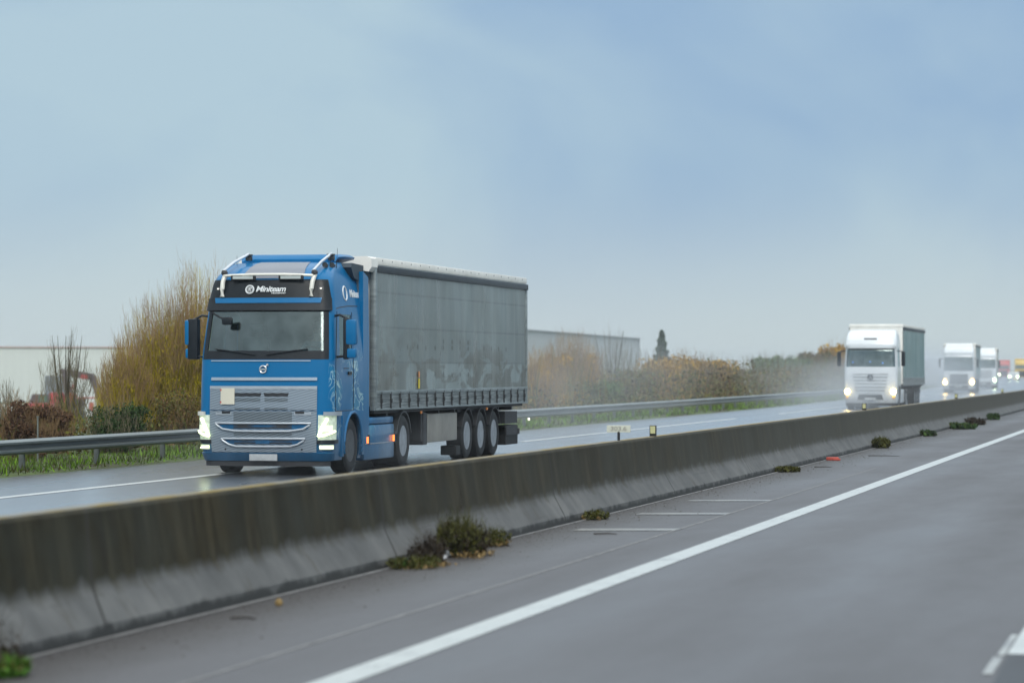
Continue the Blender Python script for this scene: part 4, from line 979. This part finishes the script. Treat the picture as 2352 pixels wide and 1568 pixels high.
# side lettering (towards the wall)
MS = Matrix.Rotation(math.radians(90), 4, 'Z') @ MF
wx = 1.135
tiltS = Matrix.Rotation(-math.radians(8), 4, 'Y')
text_mesh('lettering', 'Miniteam', .20, M['letter'], root, Matrix.Translation((1.15, 2.02, 3.29)) @ tiltS @ MS, shear=.25, ext=.006, bold=.003, sx=1.0, spacing=.9)
rg = MB(); rg.tube([Vector((1.148 - v.z * .14, 1.36 + v.y, 3.29 + v.z)) for v in ringpts(Vector((0, 0, 0)), .125, plane='x')], .018, 6); rg.build('round_logo', M['letter'], root, smooth=True)
# mirrors
for sd in (1, -1):
    mm = MB(); xo = 1.30
    xm = 1.42 if sd > 0 else 1.53
    hs = MB().box(*(sorted((sd * xm, sd * 1.62))), .42, .60, 2.34, 2.80, .05); 
    mo = hs.build('mirror', M['blue_plain'], root, smooth=True)
    MB().box(*(sorted((sd * (xm + .005), sd * 1.61))), .44, .60, 2.10, 2.28, .045).build('lower_mirror', M['blue_plain'], mo, smooth=True)
    MB().box(*(sorted((sd * 1.37, sd * (xm + .03)))), .43, .63, 2.08, 2.82, .03).build('mirror_back', M['band'], mo, smooth=True)
    MB().tube([(sd * 1.16, .55, 2.86), (sd * 1.3, .5, 2.88), (sd * 1.46, .5, 2.80)], .022, 8).tube([(sd * 1.2, .5, 2.12), (sd * 1.42, .5, 2.14)], .022, 8).build('mirror_arm', M['band'], mo, smooth=True)
    MB().box(*(sorted((sd * 1.44, sd * 1.585))), .598, .606, 2.38, 2.76).build('mirror_glass', M['chrome'], mo)
# cab interior
ci = MB().box(-1.1, 1.1, 2.05, 2.12, 1.2, 3.0).box(-1.15, 1.15, .5, 2.1, 1.25, 1.35).box(-1.1, 1.1, .55, 2.1, 3.0, 3.04); ci.build('cab_lining', M['interior'], root)
MB().prism([(.42, 1.6), (.38, 2.16), (.55, 2.22), (.85, 2.12), (.92, 1.6)], -1.12, 1.12).build('dashboard', M['dash'], root)
for x_ in (-.62, .62):
    st = MB().box(x_ - .27, x_ + .27, 1.1, 1.6, 1.7, 1.84, .05).box(x_ - .25, x_ + .25, 1.58, 1.74, 1.8, 2.5, .05).box(x_ - .14, x_ + .14, 1.6, 1.7, 2.52, 2.72, .03).build('seat', M['interior'], root, smooth=True)
sw = MB().tube([Vector((.62, .86, 2.12)) + Vector((math.cos(a) * .23, math.sin(a) * .12, math.sin(a) * .2)) for a in [k * math.tau / 20 for k in range(21)]], .016, 6).tube([(.62, .86, 2.12), (.62, .75, 2.0)], .03, 6).tube([(.4, .86, 2.12), (.84, .86, 2.12)], .014, 5); sw.build('steering_wheel', M['band'], root, smooth=True)
# wipers, inner fittings seen through the glass
for x0_, x1_ in ((-.15, -.95), (.05, .82)): MB().tube([fpt(x0_, 2.16, .04), fpt((x0_ + x1_) / 2, 2.215, .035), fpt(x1_ * .98, 2.26, .03)], .012, 6).build('wiper', M['band'], root, smooth=True)
MB().tube([(-.98, .12, 2.92), (-.8, .05, 2.83), (-.72, .08, 2.80)], .018, 6).box(-.78, -.58, .0, .10, 2.70, 2.84, .04).build('kerb_mirror', M['band'], root, smooth=True)
MB().lathe([(0, .10), (.02, .11), (.05, .05)], (-.66, .42, 2.82), 16, 'y').tube([(-1.0, .45, 2.88), (-.6, .43, 2.90)], .03, 6).build('cab_ornament', M['interior'], root, smooth=True)
trailer(root, 3.05, 16.65, 'curtain')
MB().tube([(.2, 2.4, 1.1), (.25, 2.7, 1.3), (.2, 3.0, 1.3)], .02, 6).tube([(-.1, 2.4, 1.1), (-.05, 2.7, 1.35), (-.1, 3.0, 1.35)], .02, 6).build('air_hose', M['band'], root)

# driver
def skin_mesh(name, verts, edges, radii, m, parent, loc=(0, 0, 0), sub=2):
    me = bpy.data.meshes.new(name); me.from_pydata(verts, edges, []); ob = bpy.data.objects.new(name, me); COL.objects.link(ob)
    sk = ob.modifiers.new('skin', 'SKIN'); sb = ob.modifiers.new('sub', 'SUBSURF'); sb.levels = sub; sb.render_levels = sub
    for i, r_ in enumerate(radii): me.skin_vertices[0].data[i].radius = (r_, r_) if not isinstance(r_, tuple) else r_
    me.skin_vertices[0].data[0].use_root = True
    dg = bpy.context.evaluated_depsgraph_get(); m2 = bpy.data.meshes.new_from_object(ob.evaluated_get(dg)); bpy.data.objects.remove(ob)
    m2.name = name; m2.materials.clear(); m2.materials.append(m); m2.polygons.foreach_set('use_smooth', [True] * len(m2.polygons))
    o = bpy.data.objects.new(name, m2); COL.objects.link(o); o.parent = parent; o.location = loc; return o
V = [(0, 0, 0), (0, -.02, .2), (0, -.03, .42), (0, -.02, .54), (0, -.03, .62), (0, -.05, .72), (0, -.06, .80),
     (.19, -.03, .46), (.27, -.2, .25), (.2, -.46, .26), (.18, -.53, .28), (-.19, -.03, .46), (-.27, -.2, .25), (-.2, -.46, .26), (-.18, -.53, .28),
     (.1, -.1, -.02), (.14, -.48, .02), (.14, -.52, -.35), (-.1, -.1, -.02), (-.14, -.48, .02), (-.14, -.52, -.35)]
E_ = [(0, 1), (1, 2), (2, 3), (3, 4), (4, 5), (5, 6), (2, 7), (7, 8), (8, 9), (9, 10), (2, 11), (11, 12), (12, 13), (13, 14), (0, 15), (15, 16), (16, 17), (0, 18), (18, 19), (19, 20)]
rad = [.15, .15, .16, .065, .06, .085, .06, .07, .05, .035, .03, .07, .05, .035, .03, .09, .075, .05, .09, .075, .05]
for hx in (1, -1):
    base = 10 if hx > 0 else 14; bx, by, bz = V[base]
    for k, (dx, ln) in enumerate(((-.03, .07), (-.01, .08), (.01, .078), (.03, .06))):
        V.append((bx + dx, by - .05, bz + .02)); V.append((bx + dx, by - ln - .01, bz + .0)); i = len(V); E_ += [(base, i - 2), (i - 2, i - 1)]; rad += [.009, .008]
    V.append((bx - hx * .04, by - .02, bz + .03)); E_.append((base, len(V) - 1)); rad.append(.010)
dr = skin_mesh('person', V, E_, rad, M['skin'], None, (-16.32 + .62, 53.5 + 1.42, 1.90))
tag(dr, 'driver seated behind the windscreen of the blue truck, hands on the wheel', 'person')
hd = MB()
for a in lin(0, 1, 8)[:-1]: pass
hr = MB().lathe([(.0, .092), (.04, .098), (.09, .085), (.125, .05), (.14, .004)], (0, -.035, .74), 16, 'z'); hr.build('hair', M['hair'], dr, smooth=True)
V2 = [(0, 0, 0), (0, -.02, .2), (0, -.03, .42), (0, -.025, .5), (.19, -.03, .46), (.27, -.19, .26), (.21, -.40, .26), (-.19, -.03, .46), (-.27, -.19, .26), (-.21, -.40, .26)]
skin_mesh('shirt', V2, [(0, 1), (1, 2), (2, 3), (2, 4), (4, 5), (5, 6), (2, 7), (7, 8), (8, 9)], [.165, .165, .175, .075, .085, .065, .05, .085, .065, .05], M['cloth'], dr)
fc = MB()
for ex in (-.032, .032): fc.lathe([(-.09, .004), (-.086, .012), (-.08, .013)], (ex, -.055, .735), 8, 'y')
fc.box(-.03, .03, -.140, -.128, .665, .673); fc.build('face_features', M['hair'], dr)
MB().prism([(-.132, .735), (-.165, .695), (-.13, .69)], -.013, .013).build('nose', M['skin'], dr)

# ------------------------------------------------------------------ the white trucks
def heading(s): return -(shift(s + 2) - shift(s - 2)) / 4
def white_truck(name, xnear, zdist, style, label, loc=None, curtain='curtain2', mt='white', trail=True, hi=4.0):
    # near side corner seen at column xnear, distance zdist along the view axis
    D = (2740 - xnear) * math.cos(YAW) * zdist / FPX; s = (zdist - D * math.sin(YAW)) / math.cos(YAW)
    h = (shift(s + 2) - shift(s - 2)) / 4
    r = empty(name, (-(D + 1.25), s - .2, 0), math.atan(h), label=label, cat='truck', group='trucks driving towards the camera')
    C = Cab([(.3, 1.2, .1), (.5, 1.24, .02), (1.1, 1.25, 0), (1.9, 1.25, .03), (2.02, 1.25, .05), (2.90, 1.21, .22), (2.98, 1.21, .14 if style == 'star' else .26), (3.25, 1.2, .26), (3.55, 1.16, .55), (3.72, 1.1, 1.1 if style != 'star' else .9), (3.78, 1.0, 1.5)], b=.10, r=.26)
    ZB = 1.78 if style == 'black' else 2.02
    zs = [.3, .5, .8, 1.1, 1.5, 1.7, ZB, 2.2, 2.5, 2.90, 2.98, 3.08, 3.25, 3.4, 3.55, 3.64, 3.72, 3.78]
    sh = C.shell('cab', M[mt], r, zs, [(-.1, 1.45, ZB, 2.90), (2.15, 2.6, ZB, 2.90), (2.3, 2.88, 0, 1.1)])
    C.patch('windscreen', M['darkglass'], sh, -1.46, 1.46, ZB - .02, 2.91, -.01, .02, 24, 5)
    for sg in (1, -1): C.patch('side_window', M['darkglass'], sh, *(sorted((sg * 2.15, sg * 2.6))), ZB, 2.90, -.006, .01, 5, 3)
    if style == 'star':
        C.patch('roof_visor', M[mt], sh, -1.4, 1.4, 2.90, 3.24, .10, .12, 24, 5)
        C.patch('visor_slot', M['rimdark'], sh, -.35, .3, 3.30, 3.36, .02, .03, 8, 1)
        for k in range(6):
            C.patch('grille_slat', M['rimdark'], r, -.84 + k * .03, .84 - k * .03, 1.66 - k * .155, 1.685 - k * .155, .012, .02, 14, 1)
            C.patch('grille_blade', M[mt], r, -.86 + k * .03, .86 - k * .03, 1.58 - k * .155, 1.655 - k * .155, .03, .04, 14, 2)
        p = C.S(1e-6, 1.52, .05); e = MB().lathe([(0, .15), (-.02, .155), (-.03, .14)], tuple(p), 24, 'y'); eb = e.build('star_emblem', M['rimdark'], r, smooth=True)
        st = MB(); q = p + Vector((0, -.04, 0))
        for k in range(3):
            a = math.radians(90 + 120 * k); st.tube([q, q + Vector((math.cos(a) * .125, 0, math.sin(a) * .125))], [.024, .004], 5)
        st.tube([q + Vector((math.cos(a) * .13, 0, math.sin(a) * .13)) for a in [k * math.tau / 24 for k in range(25)]], .012, 5); st.build('star', M['chrome'], eb)
        C.patch('lower_intake', M['rimdark'], r, -.62, .62, .48, .72, .01, .02, 12, 2, skew=(.08, -.08))
        for k, (x_, z_, mm) in enumerate(((-.86, 2.24, 'bluelamp'), (-.05, 2.26, 'bluelamp'), (.55, 2.2, 'bluelamp'))): MB().lathe([(0, .03), (-.02, .02)], (x_, .42, z_), 8, 'y').build('cabin_light', M[mm], r)
    elif style == 'black':
        C.patch('grille', M['chassis'], r, -.70, .74, .70, 1.52, .02, .03, 12, 3)
        for k in range(5): C.patch('grille_slat', M['rimdark'], r, -.64, .7, .80 + k * .14, .83 + k * .14, .03, .02, 10, 1)
        C.patch('intake', M['chassis'], r, -.8, .8, .38, .62, .02, .03, 12, 2)
    else:
        for k in range(7): C.patch('grille_slat', M['rimdark'], r, -.8, .8, 1.08 + k * .11, 1.125 + k * .11, .012, .02, 12, 1)
        C.patch('intake', M['rimdark'], r, -.7, .7, .42, .66, .012, .02, 12, 2)
    C.patch('bumper_lip', M['chassis'], r, -1.7, 1.7, .18, .32, .01, .05, 20, 2)
    p = C.S(1e-6, .52, .05); MB().box(-.26, .26, p.y - .01, p.y + .02, .46, .57).build('number_plate', M['numplate'], r)
    for sg in (1, -1):
        hl = C.patch('headlight', M['lens'], r, *(sorted((sg * .98, sg * 1.7))), .76, 1.0, .02, .03, 8, 2)
        mm = {'star': 'warm', 'black': 'warm', 'slat': 'coolglow'}[style]
        if style == 'slat' and sg < 0: mm = 'hlglow'
        q = C.S(sg * 1.2, .86, .05); MB().lathe([(.03, .02), (-.01, .14 if style != 'star' else .12), (-.03, .09), (-.035, .01)], tuple(q), 16, 'y').build('low_beam', M[mm], hl, smooth=True)
        if style == 'black': q = C.S(sg * 1.25, 1.05, .05); MB().lathe([(.03, .02), (-.01, .09), (-.03, .06)], tuple(q), 12, 'y').build('indicator', M['warmdim'], hl, smooth=True)
        if style == 'star': q = C.S(sg * 1.25, .60, .03); MB().lathe([(.02, .02), (-.01, .07), (-.03, .05)], tuple(q), 12, 'y').build('indicator', simple('amber_lens', (.45, .25, .06), .3, emit=(1, .5, .12), es=.6), hl, smooth=True)
        MB().box(*(sorted((sg * 1.42, sg * 1.60))), .38, .56, 2.05, 2.75, .05).tube([(sg * 1.2, .5, 2.78), (sg * 1.48, .48, 2.74)], .025, 6).build('mirror', M['band'], r, smooth=True)
        wheel(r, sg * 1.22, 1.5, .5, .32, .29, sg, 'rimdark', .0, 20); wheel(r, sg * 1.24, 5.3, .5, .55, .29, sg, 'rim', .1, 20)
        MB().box(*(sorted((sg * .7, sg * 1.22))), 2.4, 4.6, .3, .95, .05).build('side_skirt', M[mt], r, smooth=True)
        MB().box(*(sorted((sg * .8, sg * 1.2))), 1.0, 2.1, 1.0, 1.1).build('wheel_arch', M['chassis'], r)
    MB().box(-1.1, 1.1, 2.0, 2.1, 1.2, 3.0).box(-1.1, 1.1, .45, .9, 1.5, 2.0).box(-.85, -.4, 1.5, 1.7, 1.7, 2.6).box(.4, .85, 1.5, 1.7, 1.7, 2.6).build('cab_interior', M['interior'], r)
    MB().box(-.7, .7, .4, 2.2, .4, 1.1).box(-.45, .45, 2.2, 6.6, .65, .95).build('tractor_frame', M['chassis'], r)
    if style != 'star':
        MB().prism([(1.3, 3.7), (2.4, 3.98), (2.6, 3.98), (2.6, 3.6), (1.3, 3.6)], -1.05, 1.05).build('air_deflector', M[mt], r)
    trailer(r, 3.05, 16.65, curtain, hi, detail=False)
    return r
white_truck('white_truck', 2061, 146, 'star', 'nearest white truck with a star emblem and greenish curtain trailer', hi=4.06)
white_truck('white_truck', 2238, 249, 'black', 'white truck with a large black grille and amber lights, second in the white line')
white_truck('white_truck', 2289, 305, 'slat', 'farthest white truck with a slatted grille, behind the black grille truck', curtain='curtain')
# far vehicles in the spray
M['farred'] = paint('faded_red', (.50, .06, .05), dirt=.3); M['faryel'] = paint('yellow_paint', (.62, .42, .05), dirt=.3)
def far_truck(name, xc, zd, mt, lab, warm):
    D = (2740 - xc) * math.cos(YAW) * zd / FPX; s = (zd - D * math.sin(YAW)) / math.cos(YAW)
    r = empty(name, (-(D + 1.25), s, 0), .05, label=lab, cat='truck', group='trucks driving towards the camera')
    C = Cab([(.3, 1.2, .1), (.5, 1.24, .02), (1.9, 1.25, .03), (2.8, 1.22, .20), (3.3, 1.2, .3), (3.6, 1.1, .8)], b=.1, r=.25)
    sh = C.shell('cab', M[mt], r, [.3, .5, 1.2, 1.9, 2.8, 3.3, 3.6], [])
    C.patch('windscreen', M['darkglass'], sh, -1.35, 1.35, 2.0, 2.75, .01, .02, 12, 3)
    C.patch('grille', M['chassis'], r, -.8, .8, .5, 1.6, .01, .02, 8, 2)
    for sg in (1, -1):
        q = C.S(sg * 1.2, .8, .06); MB().lathe([(.03, .02), (-.01, .16), (-.04, .05)], tuple(q), 12, 'y').build('headlight', M['warm' if warm else 'coolglow'], r)
        wheel(r, sg * 1.2, 1.5, .5, .3, .28, sg, 'rimdark', 0, 12); wheel(r, sg * 1.2, 5.3, .5, .5, .28, sg, 'rimdark', 0, 12)
    bd = MB().box(-1.27, 1.27, 2.6, 12, 1.0, 4.0, .05).build('cargo_box', M[mt], r); MB().box(-.5, .5, 2, 11.5, .6, 1.0).build('chassis', M['chassis'], r)
far_truck('yellow_truck', 2360, 620, 'faryel', 'blurred yellow truck with bright orange lights at the right edge', True)
far_truck('red_truck', 2319, 700, 'farred', 'blurred red truck far away in the spray beyond the white trucks', False)
def far_car(xc, zd, m, lab):
    D = (2740 - xc) * math.cos(YAW) * zd / FPX; s = (zd - D * math.sin(YAW)) / math.cos(YAW)
    r = empty('car', (-(D), s, 0), .05, label=lab, cat='car')
    prof = [(0, .3), (0, .75), (.9, .98), (1.7, 1.42), (3.3, 1.45), (4.2, 1.0), (4.35, .35)]
    MB().prism(prof, -.88, .88).build('body', M[m], r)
    MB().prism([(.98, 1.0), (1.68, 1.38), (1.66, 1.39), (.94, 1.01)], -.7, .7).build('windscreen', M['darkglass'], r)
    for sg in (1, -1):
        MB().lathe([(.02, .02), (-.02, .12), (-.05, .04)], (sg * .66, 0, .66), 10, 'y').build('headlight', M['coolglow'], r)
        for yy in (.8, 3.5): wheel(r, sg * .88, yy, .32, .2, .2, sg, 'rimdark', 0, 12)
far_car(2328, 520, 'white_dirty', 'small pale car with greenish white lights behind the farthest white truck')

# ------------------------------------------------------------------ background structures
def corrug(name, base, k, alongy=True, var=.08):
    m, nt, b = newmat(name); x, y, z = objxyz(nt)
    v = math_(nt, 'SINE', math_(nt, 'MULTIPLY', x, k)); st = noise(nt, .4, 3)
    c = mixc(nt, rng(nt, v, -1, 1), tuple(q * (1 - var) for q in base), base); sock(nt, mixc(nt, rng(nt, st, .3, .7, 0, .2), c, tuple(q * .8 for q in base)), b.inputs['Base Color']); b.inputs['Roughness'].default_value = .6
    return m
M['clad'] = corrug('grey_cladding', (.42, .45, .47), 6); M['clad2'] = corrug('cream_cladding', (.64, .68, .66), 5, var=.03)
M['rooftrim'] = simple('roof_trim', (.18, .2, .22), .5); M['redtrim'] = simple('red_trim', (.55, .34, .30), .5)
def building(name, a, c, depth, zt, wm, tm, label, nwin=6):
    a = Vector(a); c = Vector(c); L = (c - a).length; rz = math.atan2(c.y - a.y, c.x - a.x)
    r = empty(name, (a.x, a.y, -3.3), rz, label=label, cat='building'); h = zt + 3.3
    MB().box(0, L, 0, depth, 0, h).build('wall', M[wm], r)
    MB().box(-.3, L + .3, -.25, depth + .3, h, h + .15).build('roof', M[tm], r)
    for k in range(nwin):
        x0 = L * (k + .5) / nwin
        MB().box(x0 - 2, x0 + 2, -.12, -.003, 0, 4.2).build('loading_door', M['rooftrim'], r)
    MB().box(-.1, .12, -.14, .1, 0, h - .01).box(L - .12, L + .1, -.14, .1, 0, h - .01).build('corner_trim', M[tm], r)
# grey warehouse behind the shrubs on the right (front wall seen from the road side)
p1 = Vector((-78, 322, 0)); p2 = Vector((-86, 486, 0))
building('warehouse', p1, p2, 27, 6.7, 'clad', 'rooftrim', 'long grey clad warehouse behind the shrubs, ending at the dark conifer', 10)
bpy.data.objects['warehouse'].scale.y = 1
p1 = Vector((-208, 455, 0)); p2 = Vector((-150, 492, 0))
building('pale_warehouse', p1, p2, 50, 5.4, 'clad2', 'redtrim', 'very pale low warehouse with a thin reddish roof edge at far left', 5)
def spot(xd, zd):
    D = (2740 - xd) * math.cos(YAW) * zd / FPX; s = (zd - D * math.sin(YAW)) / math.cos(YAW); return Vector((-D, s, -3.3))
# excavator
ex = empty('excavator', spot(152, 330), YAW, label='red and grey excavator with its arm raised in an arch beyond the bare tree', cat='excavator')
sc = 330 / FPX
M['exred'] = simple('excavator_red', (.42, .05, .05), .5, var=.2); M['exgrey'] = simple('excavator_grey', (.10, .075, .08), .5, var=.2)
def exs(xd, yd): return ((xd - 152) * sc, CAMZ + (848 - yd) * sc + 3.3)
for sg in (-1, 1):
    pts = [(-1.8, .1), (-1.5, 0), (1.5, 0), (1.8, .1), (2.0, .45), (1.8, .8), (1.5, .9), (-1.5, .9), (-1.8, .8), (-2.0, .45)]
    MB().prism(pts, sg * 1.0 - .25, sg * 1.0 + .25, 'y').build('track', M['chassis'], ex)
MB().box(-1.9, 1.6, -1.3, 1.3, .95, 1.25, .05).box(-1.0, 1.9, -.1, 1.3, 1.25, 2.1, .1).build('body', M['exgrey'], ex, smooth=True)
MB().box(-1.6, -.2, -1.3, -.2, 1.25, 2.75, .1).build('cab', M['exred'], ex, smooth=True)
def arm(name, a, c, w0, w1, m, th=.3):
    ax, az = exs(*a); cx, cz = exs(*c); d_ = Vector((cx - ax, 0, cz - az)); u = Vector((-d_.z, 0, d_.x)).normalized()
    p_ = [(ax + u.x * w0, az + u.z * w0), (ax - u.x * w0, az - u.z * w0), (ax + d_.x * .4 - u.x * (w0 + w1) * .6, az + d_.z * .4 - u.z * (w0 + w1) * .6), (cx - u.x * w1, cz - u.z * w1), (cx + u.x * w1, cz + u.z * w1), (ax + d_.x * .4 + u.x * (w0 + w1) * .55, az + d_.z * .4 + u.z * (w0 + w1) * .55)]
    MB().prism(p_, -th, th, 'y').build(name, m, ex)
arm('boom', (168, 928), (146, 860), .36, .3, M['exgrey']); arm('boom_top', (139, 852), (214, 866), .28, .36, M['exgrey']); arm('stick', (212, 864), (238, 932), .40, .22, M['exgrey'])
arm('cylinder', (160, 905), (178, 866), .09, .09, M['exred'], .1); arm('arm_plate', (186, 864), (202, 866), .22, .22, M['exred'], .32)
arm('cab_panel', (158, 925), (164, 902), .45, .45, M['exred'], 1.4)
bx, bz = exs(240, 936); MB().prism([(bx - .5, bz + .3), (bx + .5, bz + .2), (bx + .6, bz - .6), (bx + .1, bz - 1.1), (bx - .6, bz - .7)], -.5, .5, 'y').build('bucket', M['exgrey'], ex)
# loader with green window
ld = empty('wheel_loader', spot(90, 310), YAW, label='dark machine with a red edge and greenish window behind the russet bush', cat='vehicle')
q = 310 / FPX; hh = CAMZ + 3.3 + (848 - 905) * q
MB().box(-1.3, 1.4, -1, 1, .9, hh - .9, .1).build('body', M['exred'], ld, smooth=True)
MB().prism([(-.9, hh - .9), (-.6, hh), (.9, hh), (1.0, hh - .9)], -.8, .8, 'y').build('cab', M['exgrey'], ld)
MB().box(.1, .95, -.85, -.81, hh - .75, hh - .12).build('window', simple('greenish_pane', (.10, .16, .12), .2), ld)
for xx in (-1.0, 1.2):
    for yy in (-1.0, .75): MB().lathe([(0, .3), (0, .6), (.06, .7), (.24, .7), (.3, .6), (.3, .3)], (xx, yy, .7), 20, 'y').build('wheel', M['blackrub'], ld, smooth=True)
# white container with red band
ct = empty('site_container', spot(199, 345), YAW, label='white site container with red band seen under the excavator arm', cat='container')
q = 345 / FPX; hh = CAMZ + 3.3 + (848 - 908) * q
MB().box(-1.35, 1.25, -1.2, 4, .0, hh, .03).build('container_body', M['white_dirty'], ct)
MB().box(-1.36, 1.26, -1.23, -1.205, hh - .32, hh - .18).build('red_band', M['redmark'], ct)
MB().box(.45, .95, -1.24, -1.205, .6, hh - .75).build('red_panel', M['redmark'], ct)
tk = empty('white_tank', spot(133, 360), YAW, label='rounded white tank between the loader and the excavator', cat='tank')
q = 360 / FPX; hh = CAMZ + 3.3 + (848 - 902) * q
MB().lathe([(0, .62), (hh - .3, .62), (hh - .1, .5), (hh, .2), (hh + .01, .02)], (0, 0, 0), 20, 'z').build('tank_body', M['white_dirty'], tk, smooth=True)
MB().tube([(.66, 0, 0), (.66, 0, hh - .3)], .04, 6).build('pipe', M['rimdark'], tk)
sdn = empty('low_shed', spot(6, 330), YAW, label='low shed with a flat white roof at the left edge', cat='building')
q = 330 / FPX; hh = CAMZ + 3.3 + (848 - 934) * q
MB().box(-2, 1.5, -1, 3, 0, hh - .1).build('wall', M['clad'], sdn); MB().box(-2.2, 1.7, -1.2, 3.2, hh - .1, hh + .25).build('roof', M['roofwhite'], sdn)
# thin post behind the rail at left
tp = empty('marker_post', P(22.0, along(87, 22.0), 0), label='thin grey metal post behind the guardrail at left', cat='post')
MB().tube([(0, 0, -.05), (0, 0, .98)], .018, 8).build('pole', M['galv_post'], tp); MB().box(-.022, .022, -.022, .022, .97, .99).build('cap', M['galv_post'], tp)

# ------------------------------------------------------------------ air
HAZE = .00028
m = bpy.data.materials.new('haze_air'); m.use_nodes = True; nt = m.node_tree; nt.nodes.clear()
pv = N(nt, 'ShaderNodeVolumePrincipled'); pv.inputs['Color'].default_value = (.80, .87, .93, 1); pv.inputs['Density'].default_value = HAZE; pv.inputs['Anisotropy'].default_value = .2
nt.links.new(pv.outputs[0], N(nt, 'ShaderNodeOutputMaterial').inputs['Volume'])
o = MB().box(-480, 60, -30, 1600, -4.4, 9.0).build('haze', m); tag(o, 'thin pale haze and mist hanging over the motorway', 'haze', kind='stuff')

def mist(name, d, s, z, rd, rs, rz, dens, label):
    m = bpy.data.materials.new(name); m.use_nodes = True; nt = m.node_tree; nt.nodes.clear()
    tcn = N(nt, 'ShaderNodeTexCoord').outputs['Object']
    r2 = N(nt, 'ShaderNodeVectorMath', [tcn, tcn], operation='DOT_PRODUCT').outputs['Value']
    f = rng(nt, r2, 1, 0); f = math_(nt, 'MULTIPLY', f, f)
    nn = noise(nt, 2.2, 2, .5, vec=tcn); f = math_(nt, 'MULTIPLY', f, rng(nt, nn, .3, .65, .35, 1.5))
    v = N(nt, 'ShaderNodeVolumePrincipled'); v.inputs['Color'].default_value = (.80, .88, .96, 1)
    sock(nt, math_(nt, 'MULTIPLY', f, dens), v.inputs['Density'])
    nt.links.new(v.outputs[0], N(nt, 'ShaderNodeOutputMaterial').inputs['Volume'])
    mb = MB(); prof = [(-math.cos(math.pi * k / 12), math.sin(math.pi * k / 12) + 1e-4) for k in range(13)]
    mb.lathe(prof, (0, 0, 0), 24, 'z'); o = mb.build(name, m); o.scale = (rd, rs, rz); o.location = P(d, s, z); o.rotation_euler.z = math.atan((shift(s + 2) - shift(s - 2)) / 4)
    tag(o, label, 'spray', kind='stuff'); return o
mist('road_spray', 16.5, 84, 1.5, 4.5, 18, 3.4, .020, 'pale wet spray hanging behind the grey trailer')
mist('road_spray', 14.2, 122, .9, 3.4, 16, 2.2, .036, 'pale wet spray drifting over the motorway before the white truck')
mist('road_spray', 16, 200, 1.0, 7, 52, 3.6, .021, 'wet spray trailing behind the nearest white truck')
mist('road_spray', 20, 320, 1.0, 11, 70, 4.6, .018, 'wet spray around the farther trucks')
mist('road_spray', 33, 500, 1.2, 18, 130, 5.5, .016, 'wet spray hiding the farthest vehicles')
mist('road_spray', 16, 57, .5, 3.0, 11, .9, .015, 'fine wet spray thrown up around the wheels of the blue truck')
scene.cycles.volume_step_rate = 1.0; scene.cycles.volume_max_steps = 96

mist('road_spray', 15, 150, .6, 4.0, 20, 2.6, .020, 'wet spray around the wheels of the nearest white truck')
mist('road_mist', 27, 185, 1.4, 9, 70, 3.2, .0055, 'thin mist in front of the right-hand hedge')
